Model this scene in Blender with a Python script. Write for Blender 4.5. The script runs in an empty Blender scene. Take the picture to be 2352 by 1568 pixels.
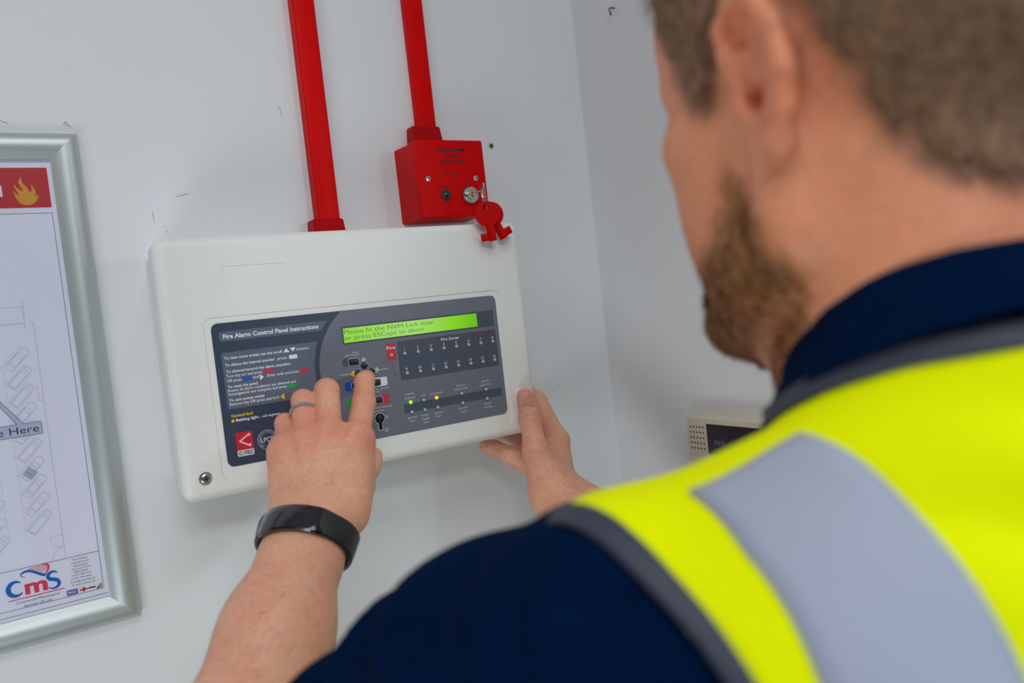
import bpy, bmesh, math, random
import numpy as np
from mathutils import Vector, Matrix

# ---------------------------------------------------------------- camera, world, lights, exposure
scene = bpy.context.scene
COL = scene.collection
CAM_LOC = Vector((-.11733, -.85413, 1.50373))
CAM_R = Vector((.84017818, -.53093532, -.1104912)); CAM_D = Vector((-.11780687, .02019144, -.99283123)); CAM_F = Vector((.52936015, .84717176, -.04558343))
cam_data = bpy.data.cameras.new('camera'); cam = bpy.data.objects.new('camera', cam_data); COL.objects.link(cam)
cam.matrix_world = Matrix(((CAM_R.x, -CAM_D.x, -CAM_F.x, CAM_LOC.x), (CAM_R.y, -CAM_D.y, -CAM_F.y, CAM_LOC.y), (CAM_R.z, -CAM_D.z, -CAM_F.z, CAM_LOC.z), (0, 0, 0, 1)))
cam_data.sensor_width = 36.0; cam_data.lens = 1841.2 / 2352 * 36.0
cam_data.clip_start = .02; cam_data.clip_end = 60
cam_data.dof.use_dof = True; cam_data.dof.focus_distance = .80; cam_data.dof.aperture_fstop = 3.6
scene.camera = cam

world = bpy.data.worlds.new('world'); scene.world = world; world.use_nodes = True
world.node_tree.nodes['Background'].inputs[0].default_value = (.78, .88, 1.0, 1)
world.node_tree.nodes['Background'].inputs[1].default_value = .10

def area_light(name, loc, target, sx, sy, power, col):
    d = bpy.data.lights.new(name, 'AREA'); d.shape = 'RECTANGLE'; d.size = sx; d.size_y = sy; d.energy = power; d.color = col
    o = bpy.data.objects.new(name, d); COL.objects.link(o); o.location = loc
    o.rotation_euler = (Vector(target) - Vector(loc)).to_track_quat('-Z', 'Y').to_euler(); return o
area_light('ceiling_light_main', (-.1, -1.15, 2.55), (-.1, -1.15, 0), .9, .6, 6.2, (.97, 1.0, .98))
area_light('ceiling_light_rear', (-.5, -2.3, 2.55), (-.5, -2.3, 0), 1.2, .6, 31, (.84, .92, 1.0))
area_light('ceiling_light_left', (-1.5, -1.1, 2.55), (-1.5, -1.1, 0), 1.2, .6, 6, (1.0, .86, .74))
area_light('low_left_fill', (-.8, -.95, .55), (-.06, 0, 1.12), .6, .5, 6.6, (.87, .94, 1.0))  # added fill lamp, no window here; brightens the lower left wall
area_light('doorway_light', (.84, -1.5, 1.76), (0, 0, 1.45), .16, .16, 3.0, (.84, .91, 1.0))

scene.view_settings.view_transform = 'Standard'; scene.view_settings.look = 'None'
scene.view_settings.exposure = -.08; scene.view_settings.gamma = 1.0; scene.view_settings.use_curve_mapping = False
# ---------------------------------------------------------------- helpers
def srgb(r, g, b):
    f = lambda c: (c / 255 / 12.92) if c <= 10.31 else ((c / 255 + .055) / 1.055) ** 2.4
    return (f(r), f(g), f(b), 1)

MATS = {}
def mat(name, col, rough=.5, metal=0., spec=.5, bump=None, var=None, coat=0., sss=0., emit=None, sheen=0., vcol=None, trans=0., wrinkle=None):
    """Procedural principled material. bump=(scale, strength, distance); var=(scale, amount) colour mottling."""
    if name in MATS: return MATS[name]
    m = bpy.data.materials.new(name); m.use_nodes = True; nt = m.node_tree; b = nt.nodes['Principled BSDF']
    b.inputs['Base Color'].default_value = col; b.inputs['Roughness'].default_value = rough; b.inputs['Metallic'].default_value = metal
    b.inputs['Specular IOR Level'].default_value = spec; b.inputs['Coat Weight'].default_value = coat
    b.inputs['Sheen Weight'].default_value = sheen
    if sss:
        b.inputs['Subsurface Weight'].default_value = sss; b.inputs['Subsurface Radius'].default_value = (1, .35, .2); b.inputs['Subsurface Scale'].default_value = .006
    if trans: b.inputs['Transmission Weight'].default_value = trans
    if emit: b.inputs['Emission Color'].default_value = emit[0]; b.inputs['Emission Strength'].default_value = emit[1]
    tc = nt.nodes.new('ShaderNodeTexCoord'); src = None
    if vcol:
        a = nt.nodes.new('ShaderNodeAttribute'); a.attribute_name = vcol; src = a.outputs['Color']
    if var:
        n = nt.nodes.new('ShaderNodeTexNoise'); n.inputs['Scale'].default_value = var[0]; n.inputs['Detail'].default_value = 5
        nt.links.new(tc.outputs['Object'], n.inputs['Vector'])
        mr = nt.nodes.new('ShaderNodeMapRange'); mr.inputs[1].default_value = .3; mr.inputs[2].default_value = .7
        mr.inputs[3].default_value = 1 - var[1]; mr.inputs[4].default_value = 1 + var[1] * .6
        nt.links.new(n.outputs['Fac'], mr.inputs[0])
        mx = nt.nodes.new('ShaderNodeMix'); mx.data_type = 'RGBA'; mx.blend_type = 'MULTIPLY'; mx.inputs[0].default_value = 1
        if src is None: mx.inputs[6].default_value = col
        else: nt.links.new(src, mx.inputs[6])
        nt.links.new(mr.outputs[0], mx.inputs[7]); src = mx.outputs[2]
    if src is not None: nt.links.new(src, b.inputs['Base Color'])
    if wrinkle:
        a = nt.nodes.new('ShaderNodeAttribute'); a.attribute_name = wrinkle; sp = nt.nodes.new('ShaderNodeSeparateXYZ'); nt.links.new(a.outputs['Vector'], sp.inputs[0])
        nz = nt.nodes.new('ShaderNodeTexNoise'); nz.inputs['Scale'].default_value = 160; nt.links.new(tc.outputs['Object'], nz.inputs['Vector'])
        ad = nt.nodes.new('ShaderNodeMath'); ad.operation = 'MULTIPLY_ADD'; nt.links.new(nz.outputs['Fac'], ad.inputs[0]); ad.inputs[1].default_value = 5.0; nt.links.new(sp.outputs['X'], ad.inputs[2])
        sn = nt.nodes.new('ShaderNodeMath'); sn.operation = 'SINE'; nt.links.new(ad.outputs[0], sn.inputs[0])
        pw = nt.nodes.new('ShaderNodeMapRange'); pw.inputs[1].default_value = .55; pw.inputs[2].default_value = 1.0; nt.links.new(sn.outputs[0], pw.inputs[0])
        ml = nt.nodes.new('ShaderNodeMath'); ml.operation = 'MULTIPLY'; nt.links.new(pw.outputs[0], ml.inputs[0]); nt.links.new(sp.outputs['Y'], ml.inputs[1])
        mx = nt.nodes.new('ShaderNodeMix'); mx.data_type = 'RGBA'; mx.blend_type = 'MULTIPLY'; nt.links.new(ml.outputs[0], mx.inputs[0]); nt.links.new(src, mx.inputs[6]); mx.inputs[7].default_value = (.62, .42, .36, 1)
        nt.links.new(mx.outputs[2], b.inputs['Base Color']); crease = ml
    if bump:
        n = nt.nodes.new('ShaderNodeTexNoise'); n.inputs['Scale'].default_value = bump[0]; n.inputs['Detail'].default_value = 4
        nt.links.new(tc.outputs['Object'], n.inputs['Vector'])
        bp = nt.nodes.new('ShaderNodeBump'); bp.inputs['Strength'].default_value = bump[1]; bp.inputs['Distance'].default_value = bump[2]
        nt.links.new(n.outputs['Fac'], bp.inputs['Height'])
        if wrinkle:
            b2 = nt.nodes.new('ShaderNodeBump'); b2.invert = True; b2.inputs['Strength'].default_value = .7; b2.inputs['Distance'].default_value = .0006; nt.links.new(crease.outputs[0], b2.inputs['Height']); nt.links.new(b2.outputs[0], bp.inputs['Normal'])
        nt.links.new(bp.outputs[0], b.inputs['Normal'])
    MATS[name] = m; return m

def link(name, me, m=None, parent=None, loc=None):
    o = bpy.data.objects.new(name, me); COL.objects.link(o)
    if m is not None: me.materials.append(m)
    if parent is not None: o.parent = parent
    if loc is not None: o.location = loc
    return o
def tag(o, label, cat, group=None):
    o['label'] = label; o['category'] = cat
    if group: o['group'] = group
    return o
def empty(name, loc, label, cat, group=None):
    o = bpy.data.objects.new(name, None); o.empty_display_size = .05; COL.objects.link(o); o.location = loc; return tag(o, label, cat, group)
def struct(o): o['kind'] = 'structure'; return o

def mesh_from(name, verts, faces, smooth=False):
    me = bpy.data.meshes.new(name); me.from_pydata([tuple(v) for v in verts], [], [tuple(f) for f in faces]); me.update()
    if smooth: me.shade_smooth()
    return me
def mesh_np(name, V, Q, smooth=True):
    V = np.asarray(V, np.float32); Q = np.asarray(Q, np.int32); me = bpy.data.meshes.new(name); n = Q.shape[1]
    me.vertices.add(len(V)); me.vertices.foreach_set('co', V.ravel())
    me.loops.add(Q.size); me.loops.foreach_set('vertex_index', Q.ravel())
    me.polygons.add(len(Q)); me.polygons.foreach_set('loop_start', np.arange(0, Q.size, n, dtype=np.int32)); me.polygons.foreach_set('loop_total', np.full(len(Q), n, np.int32))
    me.update(calc_edges=True); me.validate()
    if smooth: me.shade_smooth()
    return me
def bm_mesh(name, bm, smooth=None):
    bmesh.ops.recalc_face_normals(bm, faces=bm.faces)
    me = bpy.data.meshes.new(name); bm.to_mesh(me); bm.free()
    if smooth is not None:
        me.shade_smooth() if smooth is True else me.set_sharp_from_angle(angle=math.radians(smooth))
        if smooth is not True:
            for p in me.polygons: p.use_smooth = True
    return me

def box_bm(x0, x1, y0, y1, z0, z1, bev=0., seg=2, bm=None):
    b = bmesh.new(); r = bmesh.ops.create_cube(b, size=1)
    for v in b.verts: v.co = Vector(((x0 + x1) / 2 + v.co.x * (x1 - x0), (y0 + y1) / 2 + v.co.y * (y1 - y0), (z0 + z1) / 2 + v.co.z * (z1 - z0)))
    if bev: bmesh.ops.bevel(b, geom=list(b.edges), offset=bev, segments=seg, profile=.5, affect='EDGES')
    if bm is None: return b
    me = bpy.data.meshes.new('t'); b.to_mesh(me); b.free(); bm.from_mesh(me); bpy.data.meshes.remove(me); return bm
def rrect(u0, u1, v0, v1, r, n=6):
    r = min(r, (u1 - u0) / 2 - 1e-6, (v1 - v0) / 2 - 1e-6); pts = []
    for cx, cy, a in ((u1 - r, v1 - r, 0), (u0 + r, v1 - r, 90), (u0 + r, v0 + r, 180), (u1 - r, v0 + r, 270)):
        for i in range(n + 1):
            t = math.radians(a + 90 * i / n); pts.append((cx + r * math.cos(t), cy + r * math.sin(t)))
    return pts
def loft(loops, cap0=True, cap1=True, closed=True):
    """Skin between loops of equal length (lists of 3D points)."""
    n = len(loops[0]); V = [p for l in loops for p in l]; F = []
    for i in range(len(loops) - 1):
        for j in range(n if closed else n - 1):
            k = (j + 1) % n; F.append((i * n + j, i * n + k, (i + 1) * n + k, (i + 1) * n + j))
    if cap0: F.append(tuple(range(n))[::-1])
    if cap1: F.append(tuple((len(loops) - 1) * n + j for j in range(n)))
    return V, F
def loft_mesh(name, loops, cap0=True, cap1=True, smooth=35):
    V, F = loft(loops, cap0, cap1); bm = bmesh.new(); vs = [bm.verts.new(v) for v in V]
    for f in F:
        try: bm.faces.new([vs[i] for i in f])
        except ValueError: pass
    return bm_mesh(name, bm, smooth)
def prism(name, pts, y0, y1, smooth=35, bev=0.):
    """Outline in (u, v), extruded from y0 (back) to y1 (front, smaller y); optional eased front edge."""
    L = [[(u, y0, v) for u, v in pts]]
    if bev:
        c = np.mean(np.array(pts), 0); P = np.array(pts); sz = (P.max(0) - P.min(0)) / 2
        for t in (0, 30, 60, 90):
            a = math.radians(t); ins = bev * (1 - math.cos(a)); yy = y1 + bev * (1 - math.sin(a))
            L.append([(c[0] + (u - c[0]) * (1 - ins / sz[0]), yy, c[1] + (v - c[1]) * (1 - ins / sz[1])) for u, v in pts])
    else: L.append([(u, y1, v) for u, v in pts])
    return loft_mesh(name, L, True, True, smooth)
def flat(name, polys, y):
    """Flat print: filled outlines in (u, v) at depth y, facing -y."""
    V, F = [], []
    for n_, pts in enumerate(polys):
        a = sum(pts[i][0] * pts[(i + 1) % len(pts)][1] - pts[(i + 1) % len(pts)][0] * pts[i][1] for i in range(len(pts)))
        if a < 0: pts = pts[::-1]
        F.append(tuple(range(len(V), len(V) + len(pts)))); V += [(u, y - (n_ % 5) * 1.2e-5, v) for u, v in pts]      # overlapping strokes lie a hair apart
    return mesh_from(name, V, F)
def line_polys(segs, w):
    out = []
    for (a, b), (c, d) in segs:
        L = math.hypot(c - a, d - b) or 1e-9; nx, ny = -(d - b) / L * w / 2, (c - a) / L * w / 2
        out.append([(a + nx, b + ny), (c + nx, d + ny), (c - nx, d - ny), (a - nx, b - ny)])
    return out
def poly_segs(pts, closed=True): return [(pts[i], pts[(i + 1) % len(pts)]) for i in range(len(pts) if closed else len(pts) - 1)]
def dashes(a, b, on, off):
    L = math.hypot(b[0] - a[0], b[1] - a[1]); t = 0; o = []
    while t < L:
        e = min(t + on, L); o.append(((a[0] + (b[0] - a[0]) * t / L, a[1] + (b[1] - a[1]) * t / L), (a[0] + (b[0] - a[0]) * e / L, a[1] + (b[1] - a[1]) * e / L))); t += on + off
    return o
def circle(cx, cy, r, n=24, a0=0, a1=360): return [(cx + r * math.cos(math.radians(a0 + (a1 - a0) * i / n)), cy + r * math.sin(math.radians(a0 + (a1 - a0) * i / n))) for i in range(n if a1 - a0 == 360 else n + 1)]
def ring_poly(outer, inner): return [[outer[i], outer[(i + 1) % len(outer)], inner[(i + 1) % len(inner)], inner[i]] for i in range(len(outer))]

_FONT = {}
def text_raw(s, bold=0.):
    key = (s, bold)
    if key not in _FONT:
        cu = bpy.data.curves.new('t', 'FONT'); cu.body = s; cu.size = 1; cu.resolution_u = 3; cu.offset = bold; cu.fill_mode = 'FRONT'
        o = bpy.data.objects.new('t', cu); COL.objects.link(o); dg = bpy.context.evaluated_depsgraph_get(); dg.update()
        me = bpy.data.meshes.new_from_object(o.evaluated_get(dg)); bpy.data.objects.remove(o); bpy.data.curves.remove(cu)
        V = [tuple(v.co) for v in me.vertices]; F = [tuple(p.vertices) for p in me.polygons]; bpy.data.meshes.remove(me); _FONT[key] = (V, F)
    return _FONT[key]
CAP = .69
def text_geo(s, u0, v0, cap, u1=None, bold=.012, v1=None, align='l', k=.93):
    """Text on a base line from (u0, v0) with capital height cap; stretched to end at (u1, v1)."""
    V, F = text_raw(s, bold)
    if not V: return [], []
    xs = [v[0] for v in V]; x0, x1 = min(xs), max(xs); sy = cap / CAP; sx = sy * k if u1 is None else (u1 - u0) / (x1 - x0)
    off = 0 if align == 'l' else (-(x1 - x0) * sx / 2 if align == 'c' else -(x1 - x0) * sx)
    sl = 0 if v1 is None or u1 is None else (v1 - v0) / (u1 - u0)
    return [(u0 + off + (x - x0) * sx, v0 + y * sy + sl * (x - x0) * sx) for x, y, _ in V], F
def text_mesh(name, items, y):
    V, F = [], []
    for it in items:
        s, u0, v0, cap = it[:4]; kw = it[4] if len(it) > 4 else {}
        v, f = text_geo(s, u0, v0, cap, **kw); b = len(V); V += [(a, y, c) for a, c in v]; F += [tuple(i + b for i in q) for q in f]
    return mesh_from(name, V, F)
def scale_items(items, k=.001):
    o = []
    for it in items:
        kw = dict(it[4]) if len(it) > 4 else {}
        for q in ('u1', 'v1'):
            if kw.get(q) is not None: kw[q] *= k
        o.append((it[0], it[1] * k, it[2] * k, it[3] * k, kw))
    return o
def mm(polys): return [[(u * .001, v * .001) for u, v in p] for p in polys]

def lathe(name, prof, n=24, axis='y', c=(0, 0, 0), smooth=35, cap0=True, cap1=True):
    """Revolve (radius, height) about an axis through c; height runs along -y for 'y', +z for 'z'."""
    L = []
    for r, h in prof:
        r = max(r, 1e-5)
        L.append([(c[0] + r * math.cos(6.28318 * i / n), c[1] - h, c[2] + r * math.sin(6.28318 * i / n)) if axis == 'y' else (c[0] + r * math.cos(6.28318 * i / n), c[1] + r * math.sin(6.28318 * i / n), c[2] + h) for i in range(n)])
    return loft_mesh(name, L, cap0, cap1, smooth)
def tube_geo(pts, r, n=8, closed=False):
    P = [Vector(p) for p in pts]; N = len(P); loops = []; up = None
    for i in range(N):
        t = (P[(i + 1) % N] - P[i - 1]) if closed else (P[min(i + 1, N - 1)] - P[max(i - 1, 0)])
        t.normalize()
        if up is None: up = t.orthogonal().normalized()
        up = (up - t * up.dot(t)).normalized(); s = t.cross(up); rr = r[i] if hasattr(r, '__len__') else r
        loops.append([tuple(P[i] + (up * math.cos(6.28318 * j / n) + s * math.sin(6.28318 * j / n)) * rr) for j in range(n)])
    if closed: loops.append(loops[0])
    return loops
def tube(name, pts, r, n=8, closed=False, smooth=True): return loft_mesh(name, tube_geo(pts, r, n, closed), not closed, not closed, smooth)
def boolean(me, cutters, name):
    o = bpy.data.objects.new('tmp', me); COL.objects.link(o); cs = []
    for c in cutters:
        co = bpy.data.objects.new('tmpc', c); COL.objects.link(co); cs.append(co)
        md = o.modifiers.new('b', 'BOOLEAN'); md.operation = 'DIFFERENCE'; md.solver = 'EXACT'; md.object = co
    dg = bpy.context.evaluated_depsgraph_get(); dg.update(); r = bpy.data.meshes.new_from_object(o.evaluated_get(dg)); r.name = name
    bpy.data.objects.remove(o)
    for c in cs: bpy.data.objects.remove(c)
    r.set_sharp_from_angle(angle=math.radians(30))
    for p in r.polygons: p.use_smooth = True
    return r
# ---------------------------------------------------------------- distance fields for soft shapes
V3 = lambda *a: np.array(a, float)

def rotz(a): c, s = math.cos(a), math.sin(a); return np.array([[c, -s, 0], [s, c, 0], [0, 0, 1.]])
def rotx(a): c, s = math.cos(a), math.sin(a); return np.array([[1., 0, 0], [0, c, -s], [0, s, c]])
def roty(a): c, s = math.cos(a), math.sin(a); return np.array([[c, 0, s], [0, 1., 0], [-s, 0, c]])

class Field:
    """A list of rounded cones and ellipsoids, blended one after the other."""
    def __init__(self): self.pr = []
    def cone(self, a, b, ra, rb, k=.008, op=1, flat=None):
        self.pr.append(('c', np.array(a, float), np.array(b, float), ra, rb, k, op, flat)); return self
    def chain(self, pts, rads, k=.008, op=1):
        for i in range(len(pts) - 1): self.cone(pts[i], pts[i + 1], rads[i], rads[i + 1], k, op)
        return self
    def ell(self, c, r, k=.008, op=1, M=None):
        self.pr.append(('e', np.array(c, float), np.array(r, float), np.eye(3) if M is None else M, None, k, op, None)); return self
    def moved(self, o, M, s=1.):
        f = Field()
        for q in self.pr:
            if q[0] == 'c': f.pr.append(('c', o + M @ (q[1] * s), o + M @ (q[2] * s), q[3] * s, q[4] * s, q[5] * s, q[6], q[7]))
            else: f.pr.append(('e', o + M @ (q[1] * s), q[2] * s, M @ q[3], None, q[5] * s, q[6], None))
        return f
    def add(self, other): self.pr += other.pr; return self
    @staticmethod
    def prim(q, X, Y, Z):
        if q[0] == 'c':
            a, b = q[1], q[2]; ab = b - a; L2 = max(ab @ ab, 1e-12)
            t = np.clip(((X - a[0]) * ab[0] + (Y - a[1]) * ab[1] + (Z - a[2]) * ab[2]) / L2, 0, 1)
            dx, dy, dz = X - a[0] - t * ab[0], Y - a[1] - t * ab[1], Z - a[2] - t * ab[2]
            if q[7] is not None:                       # flattened along a direction: (unit vector, squash factor)
                n, s = q[7]; h = dx * n[0] + dy * n[1] + dz * n[2]; e = (1 / s - 1)
                dx, dy, dz = dx + h * e * n[0], dy + h * e * n[1], dz + h * e * n[2]
            return np.sqrt(dx * dx + dy * dy + dz * dz) - (q[3] + t * (q[4] - q[3]))
        c, r, M = q[1], q[2], q[3]
        dx, dy, dz = X - c[0], Y - c[1], Z - c[2]
        u = [dx * M[0, i] + dy * M[1, i] + dz * M[2, i] for i in range(3)]
        k0 = np.sqrt(sum((u[i] / r[i]) ** 2 for i in range(3)))
        k1 = np.sqrt(sum((u[i] / r[i] ** 2) ** 2 for i in range(3)))
        return k0 * (k0 - 1) / np.maximum(k1, 1e-9)
    @staticmethod
    def blend(F, d, k, op):
        if op > 0:
            h = np.maximum(k - np.abs(F - d), 0) / k; return np.minimum(F, d) - h * h * k * .25
        d = -d; h = np.maximum(k - np.abs(F - d), 0) / k; return np.maximum(F, d) + h * h * k * .25
    def at(self, P):
        P = np.asarray(P, float); F = np.full(P.shape[:-1], 1.)
        for q in self.pr: F = self.blend(F, self.prim(q, P[..., 0], P[..., 1], P[..., 2]), q[5], q[6])
        return F
    def grad(self, P, e=.0006):
        g = np.stack([self.at(P + e * np.eye(3)[i]) - self.at(P - e * np.eye(3)[i]) for i in range(3)], -1)
        return g / np.maximum(np.linalg.norm(g, axis=-1, keepdims=True), 1e-9)
    def onto(self, P, level=0., n=6):
        P = np.array(P, float)
        for _ in range(n): P = P - (self.at(P) - level)[..., None] * self.grad(P)
        return P
    def grid(self, lo, hi, h, pad=.0):
        ax = [np.arange(lo[i], hi[i] + h, h) for i in range(3)]
        F = np.full([len(a) for a in ax], 1.)
        for q in self.pr:
            if q[0] == 'c':
                m = max(q[3], q[4]) * (1 if q[7] is None else max(1, 1)); b0 = np.minimum(q[1], q[2]) - m; b1 = np.maximum(q[1], q[2]) + m
            else:
                m = np.max(q[2]); ext = np.sqrt(((q[3] * q[2]) ** 2).sum(1)); b0 = q[1] - ext; b1 = q[1] + ext
            mg = q[5] + 3 * h + pad
            s = []
            for i in range(3):
                i0 = np.searchsorted(ax[i], b0[i] - mg); i1 = np.searchsorted(ax[i], b1[i] + mg); s.append(slice(i0, i1))
            if any(t.start >= t.stop for t in s): continue
            X, Y, Z = ax[0][s[0]][:, None, None], ax[1][s[1]][None, :, None], ax[2][s[2]][None, None, :]
            F[tuple(s)] = self.blend(F[tuple(s)], self.prim(q, X, Y, Z), q[5], q[6])
        return ax, F

def surface_net(ax, F):
    """Quads of the zero surface of a sampled field."""
    h = ax[0][1] - ax[0][0]; o = np.array([a[0] for a in ax]); ins = F < 0
    n = np.array(F.shape) - 1
    cnt = np.zeros(n, np.int8)
    for d in np.ndindex(2, 2, 2): cnt += ins[d[0]:d[0] + n[0], d[1]:d[1] + n[1], d[2]:d[2] + n[2]]
    I = np.argwhere((cnt > 0) & (cnt < 8))
    if not len(I): return np.zeros((0, 3)), np.zeros((0, 4), int)
    idx = -np.ones(n, np.int64); idx[tuple(I.T)] = np.arange(len(I))
    acc = np.zeros((len(I), 3)); num = np.zeros(len(I))
    cor = [np.array(d) for d in np.ndindex(2, 2, 2)]
    for a in cor:
        for ax_i in range(3):
            if a[ax_i]: continue
            b = a.copy(); b[ax_i] = 1
            fa = F[tuple((I + a).T)]; fb = F[tuple((I + b).T)]; m = (fa < 0) != (fb < 0)
            t = np.where(m, fa / np.where(m, fa - fb, 1), 0)
            p = a + np.zeros((len(I), 3)); p[:, ax_i] += t
            acc += p * m[:, None]; num += m
    verts = o + h * (I + acc / num[:, None])
    quads = []
    for k in range(3):
        u, v = (k + 1) % 3, (k + 2) % 3
        sl = [slice(None)] * 3; sl2 = [slice(None)] * 3; sl[k] = slice(0, -1); sl2[k] = slice(1, None)
        A, B = ins[tuple(sl)], ins[tuple(sl2)]
        E = np.argwhere(A != B)
        ok = np.ones(len(E), bool)
        for w in (u, v): ok &= (E[:, w] > 0) & (E[:, w] < F.shape[w] - 1)
        E = E[ok]; up = A[tuple(E.T)]
        c = []
        for du, dv in ((-1, -1), (0, -1), (0, 0), (-1, 0)):
            q = E.copy(); q[:, u] += du; q[:, v] += dv; c.append(idx[tuple(q.T)])
        q = np.stack(c, 1); q[~up] = q[~up][:, ::-1]; quads.append(q)
    return verts, np.concatenate(quads)

def noise3(P, s, seed=0):
    """Cheap smooth noise in -1..1 from a few waves."""
    r = np.random.RandomState(seed); P = np.asarray(P); o = np.zeros(P.shape[:-1])
    for i in range(7):
        d = r.normal(size=3); d *= (.6 + .9 * r.rand()) / np.linalg.norm(d)
        o += np.sin((P @ d) * 2 * math.pi / s + r.rand() * 6.283)
    return o / 3.2
# ---------------------------------------------------------------- the man's figure as blended fields (world metres)
HEAD_O = V3(.2340, -.6250, 1.5830)
HEAD_M = rotz(math.radians(1)) @ rotx(math.radians(-7)) @ roty(math.radians(0))

def head_field():
    f = Field(); mm = .001
    def e(c, r, k=14, op=1, M=None): f.ell(V3(*c) * mm, V3(*r) * mm, k * mm, op, M)
    def c(a, b, ra, rb, k=10, op=1, flat=None): f.cone(V3(*a) * mm, V3(*b) * mm, ra * mm, rb * mm, k * mm, op, flat)
    e((0, -8, 50), (77, 97, 82))                               # skull
    e((0, -40, 22), (66, 62, 60), 20)                          # back of the skull
    e((0, 40, 48), (63, 52, 52), 20)                           # forehead
    e((0, 42, -14), (61, 53, 62), 20)                          # face
    for s in (-1, 1):
        c((s * 14, 86, 27), (s * 46, 66, 27), 11, 9, 12)       # brow ridge
        e((s * 47, 52, -4), (20, 28, 17), 16)                  # cheekbone
        c((s * 60, 4, 6), (s * 57, 8, -58), 11, 13, 22)        # jaw ramus
        c((s * 57, 12, -62), (s * 22, 80, -93), 14, 16, 22)    # jaw body
        e((s * 38, 56, -46), (22, 27, 36), 20)                 # cheek
        e((s * 33, 88, 11), (15, 13, 11), 10, -1)              # eye socket
        e((s * 32, 71, 11), (12.3, 12.3, 12.3), 2)             # eyeball
        c((s * 20, 83, 17.5), (s * 45, 72, 16), 3.2, 3.0, 4)   # upper lid
        c((s * 20, 82, 4), (s * 45, 71, 5), 2.6, 2.6, 4)       # lower lid
        e((s * 10, 100, -27), (8, 10, 7.5), 6)                 # nostril wing
    e((0, 84, -93), (25, 19, 18), 16)                          # chin
    c((0, 90, 20), (0, 111, -20), 8, 10, 12)                   # nose
    e((0, 88, -54), (30, 19, 30), 16)                          # muzzle
    c((-20, 96, -56), (20, 96, -56), 4, 4, 5); c((0, 103, -55), (0, 103, -56), 5, 5, 6)
    c((-17, 95, -64), (17, 95, -64), 4, 4, 5); c((0, 101, -64), (0, 101, -65), 5, 5, 6)
    c((-20, 103, -60), (20, 103, -60), 1.2, 1.2, 2, -1)          # mouth line
    # ears: helix rim, antihelix, lobe, tragus, hollow
    for s in (-1, 1):
        def q(a, b, o): return (s * (70 + o), a, b)
        e(q(-3, 5, 2), (5, 18, 30), 5, 1, rotz(s * .18))       # ear plate
        hx = [q(10, 5, 1), q(13, 17, 3), q(11, 30, 5), q(1, 38, 7.5), q(-10, 34, 10), q(-17, 18, 11.5), q(-18, 0, 11), q(-14, -15, 9), q(-6, -26, 7.5)]
        for i in range(len(hx) - 1): c(hx[i], hx[i + 1], 4.6 if i < 2 else 5.2, 4.6 if i < 2 else 5.4, 3)
        e(q(-6, -26, 6), (5, 8, 9), 5)                          # lobe
        c(q(-5, 24, 8), q(-10, 5, 9), 3.2, 3.4, 3); c(q(-10, 5, 9), q(-4, -13, 7), 3.4, 3.2, 3)
        e(q(1, 0, 8), (10, 8.0, 12), 3, -1)                     # concha
        e(q(3, 25, 8), (7, 6.5, 7.5), 3, -1)                    # hollow under the rim
        c(q(12, -3, 2), q(10, -8, 4), 4.2, 3.8, 4)              # tragus
        e(q(3, -2, -1), (8, 5, 6), 2, -1)                      # ear canal
    return f

S_L = V3(.082, -.588, 1.358); E_L = V3(-.067, -.3485, 1.1758); W_L = V3(.0719, -.2116, 1.3395)
S_R = V3(.410, -.592, 1.358); E_R = V3(.470, -.372, 1.150); W_R = V3(.3700, -.1500, 1.2840)
NECK0 = V3(.243, -.662, 1.40); NECK1 = V3(.236, -.640, 1.545)

def torso_field(grow=0.):
    f = Field(); g = grow
    f.ell((.247, -.640, 1.235), (.158 + g, .112 + g, .20 + g), .05)
    f.ell((.247, -.655, 1.315), (.150 + g, .085 + g, .10 + g), .05)
    f.ell((.247, -.640, 1.06), (.145 + g, .105 + g, .16 + g), .06)
    f.ell((.247, -.640, .94), (.155 + g, .115 + g, .12 + g), .06)
    for S, s in ((S_L, -1), (S_R, 1)):
        f.cone(S + V3(-s * .012, -.008, -.002), V3(.247 + s * .05, -.665, 1.370), .048 + g, .056 + g, .035)
        f.cone(V3(.247 + s * .022, -.672, 1.444), S + V3(-s * .03, -.045, -.004), .034 + g, .022 + g, .03)
    f.ell((.247, -.672, 1.39), (.085 + g, .058 + g, .07 + g), .03)
    return f

def arm_field(S, E, W, grow=0., k=.03, upto=1.):
    f = Field(); g = grow
    f.cone(S + V3(-.002, .006, -.007), S + (E - S) * .18, .049 + g, .052 + g, k)
    f.cone(S + (E - S) * .18, S + (E - S) * upto, .050 + g, (.046 if upto > .9 else .047) + g, k)
    return f

def forearm_field(E, W, side):
    f = Field(); d = W - E; n = d / np.linalg.norm(d)
    f.cone(E, E + d * .30, .045, .047, .02)
    f.cone(E + d * .28, E + d * .66, .047, .0385, .02)
    f.cone(E + d * .66, W, .0385, .0285, .02)
    return f

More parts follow.
